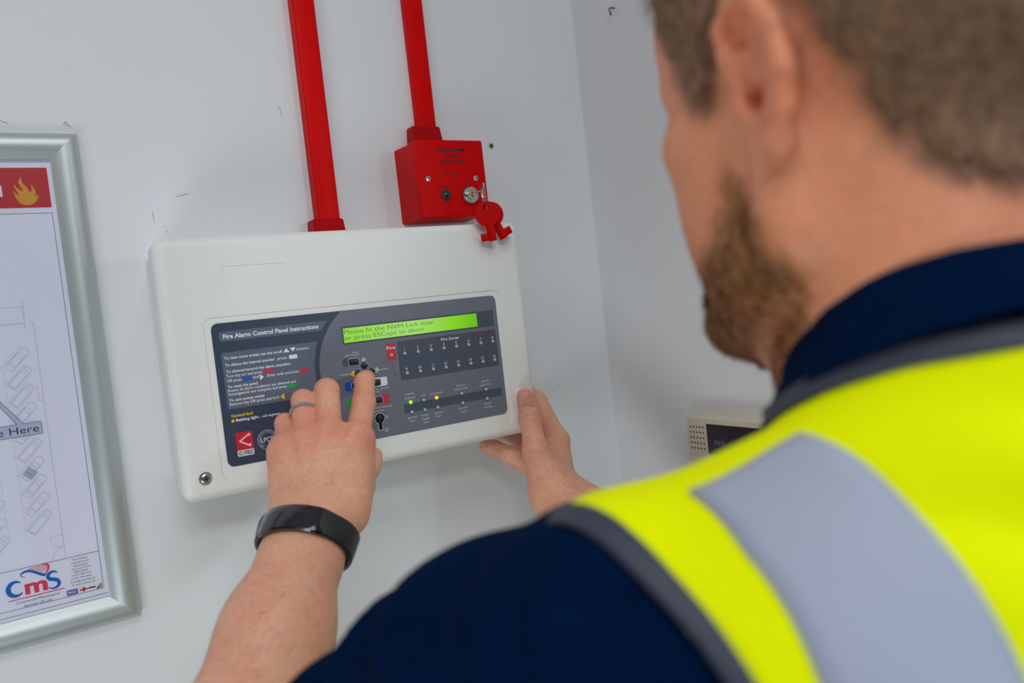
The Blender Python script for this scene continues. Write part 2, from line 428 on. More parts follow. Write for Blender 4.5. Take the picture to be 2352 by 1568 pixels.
# left hand: knuckle, middle joints and tip of each finger (index, middle, ring, little)
L_FING = {
 'index':  [V3(.1298, -.1885, 1.4047), V3(.1545, -.1495, 1.4290), V3(.1660, -.1275, 1.4465), V3(.1778, -.1052, 1.4478)],
 'middle': [V3(.1075, -.1792, 1.4115), V3(.1224, -.1444, 1.4442), V3(.1310, -.1165, 1.4370), V3(.1340, -.1055, 1.4210)],
 'ring':   [V3(.0884, -.1734, 1.4076), V3(.1007, -.1413, 1.4382), V3(.1080, -.1160, 1.4310), V3(.1111, -.1050, 1.4160)],
 'little': [V3(.0733, -.1666, 1.4016), V3(.0836, -.1365, 1.4204), V3(.0890, -.1165, 1.4140), V3(.0925, -.1045, 1.4040)]}
L_RAD = {'index': (.0110, .0108, .0096, .0080), 'middle': (.0122, .0112, .0096, .0082), 'ring': (.0116, .0104, .0090, .0078), 'little': (.0104, .0090, .0080, .0070)}

def left_hand_field():
    f = Field()
    nrm = V3(-.55, -.70, .45); nrm /= np.linalg.norm(nrm)            # out of the back of the hand
    E, W = E_L, W_L; d = W - E
    f.add(forearm_field(E, W, -1))
    side = np.cross(nrm, d / np.linalg.norm(d)); side /= np.linalg.norm(side)
    f.cone(W - d * .10 + side * .009, W + d * .04 + side * .012, .0205, .021, .016)
    f.cone(W - d * .10 - side * .009, W + d * .04 - side * .012, .0205, .021, .016)
    for i, n in enumerate(('index', 'middle', 'ring', 'little')):
        m = L_FING[n][0]; t = (i - 1.5)
        base = W + d * .045 + side * (-t * .0105) - nrm * .002
        f.cone(base, m - nrm * .003, .0175, .0135, .012)
    f.ell(W + (L_FING['middle'][0] - W) * .50 - nrm * .010, (.036, .034, .016), .014, 1, np.stack([side, d / np.linalg.norm(d), nrm], 1))
    for n, J in L_FING.items():
        R = L_RAD[n]
        f.cone(J[0], J[1], R[0], R[1], .0025); f.cone(J[1], J[2], R[1] * .98, R[2], .0025); f.cone(J[2], J[3], R[2] * .98, R[3], .0025)
        f.ell(J[0] + nrm * .0022, (.0095, .0095, .0090), .010)       # knuckle
        f.ell(J[1] + nrm * .0012, (R[1], R[1], R[1]), .002)
        w = W + d * .05
        f.cone(w + (J[0] - w) * .30 + nrm * .0140, J[0] + nrm * .0095, .0030, .0034, .007)     # tendon
    lm = L_FING['little'][0]; ul = (lm - L_FING['index'][0]); ul /= np.linalg.norm(ul)
    f.cone(lm + ul * .0015 - nrm * .006 + V3(0, 0, -.008), W + d * .05 + ul * .0195 - nrm * .006, .0130, .0170, .014)      # outer edge of the palm
    f.cone(lm + ul * .001 - nrm * .004, lm * .5 + (W + d * .05 + ul * .018) * .5 - nrm * .004, .0125, .0150, .012)
    f.cone(L_FING['index'][0] + ul * .002 - nrm * .005 + V3(0, 0, -.010), W + d * .10 - ul * .019 - nrm * .005, .0115, .0165, .014)
    # thumb, under the palm, tip beyond the index side
    T = [V3(.1030, -.2030, 1.3460), V3(.1300, -.1690, 1.3580), V3(.1490, -.1500, 1.3690), V3(.1590, -.1450, 1.3765)]
    f.chain(T, (.0195, .0150, .0112, .0088), .010)
    f.cone(T[0], L_FING['index'][0] + V3(.0, .008, -.030), .017, .013, .016)
    return f

R_FING = {
 'index':  [V3(.3985, -.1040, 1.3440), V3(.4020, -.0660, 1.3880), V3(.3930, -.0470, 1.4040), V3(.3865, -.0420, 1.4080)],
 'middle': [V3(.4020, -.0860, 1.3320), V3(.4080, -.0480, 1.3580), V3(.3960, -.0300, 1.3660), V3(.3870, -.0290, 1.3680)],
 'ring':   [V3(.3920, -.0720, 1.3240), V3(.3860, -.0380, 1.3440), V3(.3730, -.0260, 1.3510), V3(.3650, -.0250, 1.3540)],
 'little': [V3(.3800, -.0800, 1.3120), V3(.3560, -.0640, 1.3310), V3(.3410, -.0560, 1.3410), V3(.3330, -.0530, 1.3450)]}
R_THUMB = [V3(.3590, -.1380, 1.3080), V3(.3468, -.1345, 1.3457), V3(.3520, -.1220, 1.3781), V3(.3580, -.1075, 1.4010)]

def right_hand_field():
    f = Field(); E, W = E_R, W_R; d = W - E
    f.add(forearm_field(E, W, 1))
    f.cone(W - d * .10, W + d * .06, .0275, .0265, .016)
    rad = {'index': (.0116, .0102, .0090, .0078), 'middle': (.0118, .0106, .0092, .008), 'ring': (.0112, .010, .0088, .0076), 'little': (.0118, .0108, .0098, .0084)}
    for n, J in R_FING.items():
        R = rad[n]
        f.cone(W + d * .05, J[0], .0210, .0130, .012)
        f.cone(J[0], J[1], R[0], R[1], .006); f.cone(J[1], J[2], R[1], R[2], .004); f.cone(J[2], J[3], R[2], R[3], .004)
    T = R_THUMB
    f.cone(W + d * .02, T[0], .024, .021, .014); f.cone(T[0], T[1], .0205, .0145, .012)
    f.cone(T[1], T[2], .0128, .0112, .005); f.cone(T[2], T[3], .0112, .0092, .004)
    f.ell(T[2], (.0120, .0115, .0120), .004)
    f.cone(T[0] + V3(.004, .006, .006), R_FING['index'][0] + V3(-.012, .004, -.012), .016, .011, .012)   # web
    return f
# ---------------------------------------------------------------- the room
WALL_X = .5668                                             # the side wall on the right
def wall_material():
    m = mat('wall_paint', srgb(226, 228, 230), .62, spec=.35, bump=(260, .10, .0006), var=(3.0, .035))
    nt = m.node_tree; b = nt.nodes['Principled BSDF']; src = b.inputs['Base Color'].links[0].from_socket
    tc = [n for n in nt.nodes if n.type == 'TEX_COORD'][0]
    # scattered yellowish and grey scuffs
    n1 = nt.nodes.new('ShaderNodeTexNoise'); n1.inputs['Scale'].default_value = 21; n1.inputs['Detail'].default_value = 3; n1.inputs['Roughness'].default_value = .65
    nt.links.new(tc.outputs['Object'], n1.inputs['Vector'])
    r1 = nt.nodes.new('ShaderNodeMapRange'); r1.inputs[1].default_value = .72; r1.inputs[2].default_value = .80; r1.inputs[3].default_value = 0; r1.inputs[4].default_value = .45
    nt.links.new(n1.outputs['Fac'], r1.inputs[0])
    mx = nt.nodes.new('ShaderNodeMix'); mx.data_type = 'RGBA'; nt.links.new(r1.outputs[0], mx.inputs[0]); nt.links.new(src, mx.inputs[6]); mx.inputs[7].default_value = srgb(196, 192, 178)
    n2 = nt.nodes.new('ShaderNodeTexNoise'); n2.inputs['Scale'].default_value = 75; n2.inputs['Detail'].default_value = 6; n2.inputs['Roughness'].default_value = .75
    nt.links.new(tc.outputs['Object'], n2.inputs['Vector'])
    r2 = nt.nodes.new('ShaderNodeMapRange'); r2.inputs[1].default_value = .745; r2.inputs[2].default_value = .78; r2.inputs[3].default_value = 0; r2.inputs[4].default_value = .5
    nt.links.new(n2.outputs['Fac'], r2.inputs[0])
    m2 = nt.nodes.new('ShaderNodeMix'); m2.data_type = 'RGBA'; nt.links.new(r2.outputs[0], m2.inputs[0]); nt.links.new(mx.outputs[2], m2.inputs[6]); m2.inputs[7].default_value = srgb(120, 122, 126)
    nt.links.new(m2.outputs[2], b.inputs['Base Color'])
    return m
M_WALL = wall_material()
wall_back = struct(link('wall_back', bm_mesh('wall_back', box_bm(-2.6, WALL_X + .1, 0, .1, 0, 2.6)), M_WALL))
wall_right = struct(link('wall_right', bm_mesh('wall_right', box_bm(WALL_X, WALL_X + .08, -.80, 0, 0, 2.6)), M_WALL))
struct(link('floor', bm_mesh('floor', box_bm(-2.6, 1.8, -3.2, .1, -.05, 0)), mat('floor_vinyl', srgb(120, 122, 124), .45, var=(14, .12))))
struct(link('ceiling', bm_mesh('ceiling', box_bm(-2.6, 1.8, -3.2, .1, 2.6, 2.65)), mat('ceiling_paint', srgb(232, 232, 230), .8)))
# plugged screw hole, old drill marks and pencil scuffs on the walls
M_HOLE = mat('hole_dark', srgb(70, 62, 50), .9); M_SCUFF = mat('scuff', srgb(158, 160, 168), .8)
h = link('screw_hole', lathe('screw_hole', [(.0030, .0), (.0030, .0012), (.0020, .0014), (.0017, .0004), (.0001, .0002)], 14, c=(.4176, 0, 1.7027)), mat('hole_rim', srgb(128, 120, 100), .9, var=(900, .5)), wall_back)
link('hole_centre', lathe('hole_centre', [(.0016, .0), (.0016, .0009), (.0001, .0010)], 12, c=(.4176, 0, 1.7027)), M_HOLE, h)
def scuff(parent, segs, w, name='scuff_mark'): return link(name, flat(name, line_polys(segs, w), -.0003), M_SCUFF, parent)
Q = lambda *p: [((p[i][0], p[i][1]), (p[i + 1][0], p[i + 1][1])) for i in range(len(p) - 1)]

for segs in (Q((.1555, 1.7420), (.1580, 1.7385), (.1572, 1.7350), (.1592, 1.7330)), Q((.0180, 1.6330), (.0186, 1.6260), (.0184, 1.6240)), Q((.0285, 1.6150), (.0290, 1.6128)), Q((.0275, 1.6195), (.0278, 1.6185)),
             Q((-.0460, 1.7160), (-.0490, 1.7185), (-.0465, 1.7200), (-.0445, 1.7165), (-.0430, 1.7140)), Q((-.1000, 1.7200), (-.0930, 1.7170)), Q((-.1010, 1.8250), (-.1000, 1.8180), (-.1004, 1.8060)), Q((.0420, 1.6480), (.0500, 1.6500), (.0540, 1.6505)), Q((.4680, 1.3870), (.4720, 1.3872))):
    scuff(wall_back, segs, .0005)
hk = link('wall_hook', tube('wall_hook', [(WALL_X + .004, -.0844, 1.8560), (WALL_X - .006, -.0844, 1.8560), (WALL_X - .009, -.0852, 1.8535), (WALL_X - .009, -.0862, 1.8495), (WALL_X - .007, -.0850, 1.8465)], .0010, 8), mat('hook_steel', srgb(90, 88, 84), .4, .8))
tag(hk, 'tiny bent dark hook in the side wall beside the forehead of the man', 'hook')
# ---------------------------------------------------------------- fire alarm control panel (local: u right, v up from its lower left corner)
Z0 = 1.36
panel = empty('fire_alarm_panel', (0, 0, Z0), 'off-white fire alarm control panel with dark instruction keypad and green screen', 'alarm panel')
M_COVER = mat('panel_plastic', srgb(238, 239, 234), .42, spec=.45, bump=(900, .06, .0003))
M_DARK = mat('membrane_navy', srgb(58, 70, 90), .38, spec=.4, bump=(2600, .12, .0002), var=(1500, .10))
M_GREY = mat('membrane_grey', srgb(112, 117, 130), .38, spec=.4, bump=(2600, .12, .0002), var=(1500, .08))
M_STRIP = mat('membrane_strip', srgb(74, 84, 100), .38, spec=.4, var=(1500, .08))
M_STRIP_L = mat('membrane_strip_light', srgb(96, 105, 122), .38, spec=.4, var=(1500, .08))
M_WHITE = mat('print_white', srgb(232, 232, 236), .5); M_GREYT = mat('print_pale_grey', srgb(206, 209, 217), .5)
M_RED = mat('print_red', srgb(214, 34, 46), .45); M_BLUE = mat('print_blue', srgb(10, 84, 190), .45); M_GREEN = mat('print_green', srgb(16, 160, 66), .45)
M_YEL = mat('print_yellow', srgb(240, 196, 16), .45); M_BLACK = mat('black_rubber', srgb(22, 25, 30), .42); M_INK = mat('print_black', srgb(26, 26, 30), .5)
YF = -.095

L = []
for y, ins in ((-.060, .0), (-.0885, -.0012), (-.0905, -.0002), (-.0925, .0014), (-.0941, .0034), (-.0949, .0056), (YF, .0080)):
    L.append([(u, y, v) for u, v in rrect(ins, .380 - ins, ins, .235 - ins, max(.009 - ins * .6, .004), 6)])
cover_me = loft_mesh('cover', L)
cut = [prism('c', rrect(.0326, .3470, .0125, .1620, .008), YF - .01, YF + .0008),
       prism('c', rrect(.0545, .1147, .1800, .2076, .003), YF - .01, YF + .0005),
       lathe('c', [(.0062, -.02), (.0064, .0952 - .0950 + .0), (.0074, .0008), (.0074, .01)], 28, c=(.0187, YF + .0005, .0185))]
cut[2] = lathe('c', [(.0060, -.0042), (.0060, -.0008), (.0072, .0002), (.0072, .01)], 28, c=(.0187, YF, .0185))
cover = link('cover', boolean(cover_me, cut, 'cover'), M_COVER, panel)
L = [[(u, y, v) for u, v in rrect(a, .380 - a, b, .235 - b, .006, 5)] for y, a, b in ((0, .0052, .0070), (-.052, .0052, .0070), (-.0602, .0045, .0060))]
link('back_box', loft_mesh('back_box', L), M_COVER, panel)
# lid screw
scr = link('lid_screw', lathe('lid_screw', [(.0050, 0), (.0050, .0018), (.0044, .0026), (.0032, .0031), (.0016, .0033), (.0001, .0022)], 24, c=(.0187, YF + .0040, .0185)), mat('screw_steel', srgb(190, 192, 196), .22, 1.0), panel)
for i in range(2):
    a = .5 + i * math.pi / 2; du, dv = .0019 * math.cos(a), .0019 * math.sin(a)
    link('screw_slot', flat('screw_slot', line_polys([((.0187 - du, .0185 - dv), (.0187 + du, .0185 + dv))], .0008), YF + .0004), M_INK, scr)
# membrane keypad
YM = YF + .0008; memb = link('keypad_membrane', prism('keypad_membrane', rrect(.039, .3413, .0247, .1563, .006), YM, YM - .0006), M_DARK, panel)
y1, y2, y3, y4 = YM - .0007, YM - .0008, YM - .0009, YM - .0010
def arc_u(v, off=0.):
    if v >= 99: R = 71.5 + off; return 206.3 - math.sqrt(max(R * R - (v - 99) ** 2, 0))
    R = 100 + off; return 234.8 - math.sqrt(R * R - (v - 99) ** 2)
vs = [155.9 - (155.9 - 25.1) * i / 40 for i in range(41)]
right = rrect(39, 341.3, 24.7, 156.3, 6, 6)
poly = [(arc_u(v), v) for v in vs] + [p for p in right if p[0] > 300 and p[1] < 100][::1] + [p for p in right if p[0] > 300 and p[1] > 100]
poly = [(arc_u(v), v) for v in vs] + sorted([p for p in right if p[0] > 300 and p[1] < 100], key=lambda p: p[0] + p[1]) + sorted([p for p in right if p[0] > 300 and p[1] > 100], key=lambda p: -p[0] + p[1])
link('grey_field', flat('grey_field', mm([poly]), y1), M_GREY, memb)
def strip_arc(v1, v0, u0): 
    vv = [v1 - (v1 - v0) * i / 14 for i in range(15)]
    return [(u0 + 1.5, v1)] + [(arc_u(v, 5), v) for v in vv] + [(u0 + 1.5, v0), (u0, v0 + 1.5), (u0, v1 - 1.5)]
link('title_strip', flat('title_strip', mm([strip_arc(148.4, 139.4, 45.2)]), y1), M_STRIP_L, memb)
link('instruction_field', flat('instruction_field', mm([strip_arc(129.2, 77.1, 45)]), y1), M_STRIP_L, memb)
for nm, r in (('screen_strip', (161, 336.4, 122.7, 140.4, 1)), ('zone_field', (218.3, 337, 78.8, 119.1, 2.5)), ('status_strip', (218.2, 336.6, 45.0, 54.2, 1.5)), ('button_strip', (158.2, 176, 100.9, 108.8, 2))):  # all printed bands, the last one behind the information button
    link(nm, flat(nm, mm([rrect(*r)]), y2), M_STRIP, memb)
# instructions
B = .018; W_ = []
def I(s, u0, v0, u1, cap=2.35, b=.010): link('instruction_text', text_mesh('instruction_text', scale_items([(s, u0, v0, cap * 1.10, dict(u1=u1, bold=b))]), y3), M_WHITE, memb)
I('Fire Alarm Control Panel Instructions', 48.6, 141.8, 138.6, 3.55, .030)
I('To view more events use the scroll', 47.1, 122.7, 100.3, 2.35, B); I('buttons', 114.6, 123.1, 126.4)
I('To silence the internal sounder:', 47.3, 116.4, 93.0, 2.35, B); I('press', 95.4, 116.4, 104.3)
I('To silence/resound the alarm sounders:', 47.3, 110.3, 107.2, 2.35, B); I('Turn key to I and press', 47.1, 106.2, 79.7)
I('OR press', 47.2, 101.9, 60.4); I('and', 70.6, 102.2, 75.9); I('. Enter code and press', 82.2, 102.0, 114.3)
I('To reset the panel:', 47.2, 96.4, 74.9, 2.35, B); I('Ensure all alarm conditions are silenced and', 47, 92.9, 110); I('Investigations are complete and press', 47.1, 89.5, 101)
I('To exit access mode:', 47, 84.0, 79.3, 2.35, B); I('Remove key OR press and hold', 47, 80.3, 92.4)
link('fault_heading', text_mesh('fault_heading', scale_items([('General fault', 47, 69.5, 2.7, dict(u1=66.9, bold=.02))]), y3), M_YEL, memb)
link('fault_text', text_mesh('fault_text', scale_items([('flashing light', 50.5, 65.2, 2.5, dict(u1=71.5, bold=.025)), ('- call engineer', 72.6, 65.1, 2.4, dict(u1=91.8))]), y3), M_WHITE, memb)
link('fault_dot', flat('fault_dot', mm([circle(48.0, 66.2, 1.4, 18)]), y3), M_YEL, memb)
tri = lambda a, b, c: [a, b, c]
for nm, p, m in (('scroll_up_mark', tri((101.6, 122.5), (107.6, 122.5), (104.6, 126.5)), M_WHITE), ('scroll_down_mark', tri((108, 126.3), (110.8, 122.5), (114, 126.3)), M_WHITE),
                 ('accept_mark', tri((77, 105.5), (77, 99.7), (80.8, 102.6)), M_WHITE), ('escape_mark', tri((93.5, 81.5), (97.6, 84.5), (97.4, 78.1)), M_YEL)):
    link(nm, flat(nm, mm([p]), y3), m, memb)
for nm, r, m in (('white_key_mark', (106.4, 114.4, 115.7, 119.6), M_WHITE), ('red_key_mark', (81.6, 89.6, 105.6, 109.3), M_RED), ('blue_key_mark', (61.5, 69.9, 101.1, 104.9), M_BLUE), ('red_key_mark', (115.5, 123.5, 101.3, 105.0), M_RED), ('green_key_mark', (102, 110.3, 88.4, 92.2), M_GREEN)):
    link(nm, flat(nm, mm([rrect(*r, .9, 4)]), y3), m, memb)
# maker's badge and approval seal
bd = link('maker_badge', flat('maker_badge', mm([rrect(48.5, 63.6, 32.6, 54.7, 1.2, 4)]), y2), M_RED, memb)
link('badge_foot', flat('badge_foot', mm([[(48.5, 38.3), (48.5, 33.8), (48.9, 32.9), (49.7, 32.6), (62.4, 32.6), (63.2, 32.9), (63.6, 33.8), (63.6, 38.3)]]), y3), mat('print_badge_grey', srgb(214, 214, 216), .5), bd)
link('badge_chevron', flat('badge_chevron', mm(line_polys([((60.9, 50.2), (60.9, 52.6)), ((61.2, 52.5), (51.6, 46.5)), ((51.6, 46.7), (60.9, 41.0)), ((60.7, 40.7), (60.7, 43.6))], 1.35) + [circle(51.7, 46.6, .7, 10), circle(60.9, 52.4, .68, 10), circle(60.75, 41.1, .68, 10)]), y3), mat('print_badge_pink', srgb(236, 214, 222), .5), bd)
link('badge_text', text_mesh('badge_text', scale_items([('C-TEC', 49.8, 34.0, 3.0, dict(u1=62.4, bold=.02))]), y4), M_INK, bd)
seal = link('approval_seal', flat('approval_seal', mm(ring_poly(circle(76.8, 43.8, 9.2, 40), circle(76.8, 43.8, 8.9, 40)) + ring_poly(circle(76.8, 43.8, 6.6, 40), circle(76.8, 43.8, 6.4, 40))), y2), M_GREYT, memb)
link('seal_text', text_mesh('seal_text', scale_items([('LPCB', 70.7, 41.7, 4.4, dict(u1=82.8, bold=.02)), ('176b', 74, 33.0, 1.8, dict(u1=79.6, bold=.01))]), y3), M_GREYT, seal)
V, F = [], []
def ring_text(s, a0, a1, r, flip):
    for i, ch in enumerate(s):
        if ch == ' ': continue
        a = math.radians(a0 + (a1 - a0) * i / (len(s) - 1)); v, f = text_geo(ch, 0, 0, 1.35, bold=.0); b = len(V); w = max(q[0] for q in v)
        rot = a - math.pi / 2
        V.extend([((76.8 + r * math.cos(a) + (q[0] - w / 2) * math.cos(rot) - q[1] * math.sin(rot)) * .001, y3, (43.8 + r * math.sin(a) + (q[0] - w / 2) * math.sin(rot) + q[1] * math.cos(rot)) * .001) for q in v]); F.extend([tuple(k + b for k in q) for q in f])
ring_text('LOSS PREVENTION CERTIFICATION BOARD', 232, -52, 7.1, False)
link('seal_ring_text', mesh_from('seal_ring_text', V, F), M_GREYT, seal)
# screen
lcd = link('screen', prism('screen', [(.1627, .1243), (.3153, .1243), (.3153, .1387), (.1627, .1387)], YM, y3), None, memb)
def lcd_material():
    m = bpy.data.materials.new('screen_green'); m.use_nodes = True; nt = m.node_tree; b = nt.nodes['Principled BSDF']
    b.inputs['Base Color'].default_value = srgb(120, 200, 30); b.inputs['Roughness'].default_value = .16
    tc = nt.nodes.new('ShaderNodeTexCoord'); sp = nt.nodes.new('ShaderNodeSeparateXYZ'); nt.links.new(tc.outputs['Object'], sp.inputs[0])
    mr = nt.nodes.new('ShaderNodeMapRange'); mr.inputs[1].default_value = .1627; mr.inputs[2].default_value = .3153; nt.links.new(sp.outputs['X'], mr.inputs[0])
    r = nt.nodes.new('ShaderNodeValToRGB'); r.color_ramp.elements[0].color = srgb(158, 212, 84); r.color_ramp.elements[1].color = srgb(84, 160, 0)
    e = r.color_ramp.elements.new(.5); e.color = srgb(190, 226, 140); e = r.color_ramp.elements.new(.80); e.color = srgb(134, 212, 20); nt.links.new(mr.outputs[0], r.inputs[0]); nt.links.new(r.outputs[0], b.inputs['Emission Color'])  # pale middle stop paints a whitish glare into the screen colour
    b.inputs['Emission Strength'].default_value = .55; return m
lcd.data.materials.append(lcd_material())
link('screen_text', text_mesh('screen_text', scale_items([('Please fit the NVM Link now', 163.5, 132.9, 4.2, dict(u1=262.2, bold=-.012)), ('or press ESCape to abort', 163.3, 126.9, 4.2, dict(u1=250.6, bold=-.012))]), y4), mat('screen_ink', srgb(62, 120, 66), .4), lcd)
# buttons
def button(u0, u1, v0, v1, h=.0016, name='button'):
    b = link(name, prism(name, mm([rrect(u0, u1, v0, v1, 1.3, 4)])[0], y2, y2 - h, 40, .0006), M_BLACK, memb)
    link('button_outline', flat('button_outline', mm(ring_poly(rrect(u0 - .75, u1 + .75, v0 - .75, v1 + .75, 1.9, 5), rrect(u0 - .3, u1 + .3, v0 - .3, v1 + .3, 1.5, 5))), y3), M_WHITE, b); return b
for u0, v0, m, nm in ((158.1, 76.4, M_BLUE, 'blue_key_patch'), (158.1, 59.2, M_GREEN, 'green_key_patch')):
    link(nm, flat(nm, mm([rrect(u0, u0 + 19.4, v0, v0 + 9, 1.8, 5)]), y2), m, memb); button(165.2, 175.6, v0 + 1.4, v0 + 7.6)
for v0, m, nm in ((76.5, M_WHITE, 'white_key_patch'), (58.8, M_RED, 'red_key_patch')):
    link(nm, flat(nm, mm([rrect(183.8, 203.1, v0, v0 + 9, 1.8, 5)]), y2), m, memb); button(185.0, 195.4, v0 + 1.4, v0 + 7.6)
button(165.0, 175.2, 101.6, 107.7)
def diamond(cx, cy):
    c, s = math.cos(math.pi / 4), math.sin(math.pi / 4); R = lambda p: [(cx + (u * c - v * s), cy + (u * s + v * c)) for u, v in p]
    b = link('scroll_button', prism('scroll_button', mm([R(rrect(-3.1, 3.1, -3.1, 3.1, 1.0, 4))])[0], y2, y2 - .0016, 40, .0006), M_BLACK, memb)
    link('button_outline', flat('button_outline', mm(ring_poly(R(rrect(-3.75, 3.75, -3.75, 3.75, 1.5, 4)), R(rrect(-3.4, 3.4, -3.4, 3.4, 1.2, 4)))), y3), M_GREYT, b)
for c in ((180.3, 99.7), (187.4, 93.0), (173.2, 93.0), (180.3, 86.3)): diamond(*c)
for nm, p, m in (('up_mark', [(180.6, 108.1), (177.9, 105.0), (180.4, 103.6), (183.3, 105.0)], M_GREYT), ('right_mark', [(196.4, 93.3), (192.6, 96.6), (191.0, 93.2), (192.2, 90.2)], M_GREYT), ('left_mark', [(164.6, 92.7), (168.4, 89.6), (170.0, 93.0), (168.6, 96.6)], M_YEL), ('down_mark', [(180.3, 78.2), (177.6, 81.6), (180.3, 83), (183, 81.6)], M_GREYT)):
    link(nm, flat(nm, mm([p]), y2), m, memb)
link('button_numerals', text_mesh('button_numerals', scale_items([('1', 180.5, 104.6, 1.9, dict(align='c')), ('2', 193.3, 92.2, 1.9, dict(align='c'))]), y4), M_INK, memb)
# key slot
slot_o = [(190.2 + 5.6 * math.cos(t), 44.5 + 5.6 * math.sin(t)) for t in [math.radians(-66 + i * 312 / 28) for i in range(29)]] + [(187.6, 32.2), (192.6, 32.2)]
slot_i = [(190.2 + 5.05 * math.cos(t), 44.5 + 5.05 * math.sin(t)) for t in [math.radians(-68 + i * 316 / 28) for i in range(29)]] + [(188.3, 32.8), (191.9, 32.8)]
ks = link('key_switch', prism('key_switch', mm([slot_i])[0], y2, y2 - .0004, 40), mat('key_slot_black', srgb(8, 8, 10), .35), memb)
link('key_slot_outline', flat('key_slot_outline', mm(ring_poly(slot_o, slot_i)), y3), M_WHITE, ks)
link('key_post', lathe('key_post', [(.0030, 0), (.0030, .0012), (.0022, .0018), (.0001, .0020)], 18, c=(.1902, y2 - .0004, .0447)), M_BLACK, ks)
PT = []
def G(s, u0, v0, u1, cap=1.9, al=None): link('legend_text', text_mesh('legend_text', scale_items([(s, u0, v0, cap * 1.12, dict(u1=u1, bold=.004)) if al is None else (s, u0, v0, cap * 1.25, dict(bold=.002, align=al, k=1.02))]), y3), M_GREYT, memb)
G('more', 169.4, 113.1, 176.6); G('information', 161.7, 110.7, 176.6); G('accept', 197.3, 92.6, 206.4); G('escape', 154, 92.6, 163.5)
G('silence internal', 184.0, 73.2, 203.7); G('sounder', 184.0, 70.6, 194.3); G('silence/resound', 183.5, 54.6, 204.7); G('sounders', 183.5, 51.4, 195.9)
G('supply', 220.8, 63.2, 231.2); G('present', 219.8, 59.0, 232.1); G('test', 241, 59.1, 0, 1.9, 'c'); G('accessed', 249, 59.3, 263.7)
G('general', 286.5, 63.2, 0, 1.9, 'c'); G('disablement', 286.5, 59.3, 0, 1.9, 'c'); G('phased', 316.8, 63.2, 0, 1.9, 'c'); G('evacuation', 316.8, 59.3, 0, 1.9, 'c')
for u, ls in ((226, ('general', 'fault')), (241, ('power', 'supply', 'fault')), (256.2, ('system', 'fault')), (286.4, ('sounder', 'status')), (316.9, ('delays', 'running'))):
    for i, s in enumerate(ls): G(s, u, 38.6 - 3.9 * i, 0, 1.9, 'c')
link('switch_marks', flat('switch_marks', mm(line_polys([((198.2, 42.9), (198.2, 46.3))], .7) + ring_poly(circle(196.3, 31.9, 2.0, 24), circle(196.3, 31.9, 1.55, 24))), y3), M_WHITE, memb)
# fire zones
fp = link('fire_patch', flat('fire_patch', mm([rrect(206, 216, 101.1, 118.5, 1.3, 4)]), y2), M_RED, memb)
ZT = [('Fire', 206.2, 112.3, 3.0, dict(u1=215.7, bold=.025)), ('Fire Zones', 269, 114.0, 2.7, dict(u1=290.8, bold=.022))]
for i in range(8):
    ZT.append((str(i + 1), 225.9 + 15.17 * i, 108.9, 2.9, dict(bold=.008, align='c'))); ZT.append((str(i + 9), 225.9 + 15.17 * i, 88.4, 2.9, dict(bold=.008, align='c')))
for z_ in ZT: link('zone_text', text_mesh('zone_text', scale_items([z_]), y4), M_WHITE, memb)
rl = [((224.2, 115.4), (266.6, 115.4)), ((292, 115.4), (336, 115.4)), ((224.2, 115.4), (224.2, 111.5)), ((336, 115.4), (336, 112.5)), ((211.4, 98.5), (211.4, 85.4)), ((211.4, 85.4), (222.5, 85.4)), ((219.5, 106), (223, 106))]
for i in range(7):
    for v in (85.6, 106): rl.append(((229.8 + 15.17 * i, v), (237.0 + 15.17 * i, v)))
link('zone_lines', flat('zone_lines', mm(line_polys(rl, .28)), y3), mat('print_line_red', srgb(170, 36, 48), .5), memb)
M_LED = mat('lamp_off', srgb(186, 186, 202), .3); led_me = None
def led(u, v, m=None):
    global led_me
    rim = M_INK
    me = lathe('indicator_lamp', [(.0019, 0), (.0019, .0004), (.0016, .0011), (.0009, .0015), (.0001, .0016)], 16, c=(0, 0, 0)) if (led_me is None or m) else led_me
    if led_me is None and m is None: led_me = me; me.materials.append(M_LED)
    if m: me.materials.append(m)
    o = link('indicator_lamp', me, None, memb, (u * .001, y2, v * .001)); return o
for i in range(8): led(225.9 + 15.17 * i, 106); led(225.9 + 15.17 * i, 85.6)
led(210.9, 106.1)
M_LG = mat('lamp_green', srgb(150, 230, 20), .3, emit=(srgb(150, 255, 0), 1.3)); M_LA = mat('lamp_amber', srgb(255, 180, 20), .3, emit=(srgb(255, 165, 0), 1.6))
for u, m in ((226, M_LG), (241, None), (256.1, M_LA), (286.5, None), (316.8, None)):
    o = led(u, 55.2, m)
    if m is M_LG: o['label'] = 'lit green supply lamp'
    if m is M_LA: o['label'] = 'lit amber accessed lamp'
for u in (226, 241, 256.2, 286.4, 316.9): led(u, 44.8)
for u, v in [(226, 44.8), (241, 44.8), (256.2, 44.8), (286.4, 44.8), (316.9, 44.8), (241, 55.2), (286.5, 55.2), (316.8, 55.2)]:
    link('lamp_surround', flat('lamp_surround', mm(ring_poly(circle(u, v, 2.7, 20), circle(u, v, 1.8, 20))), y3), M_STRIP, memb)
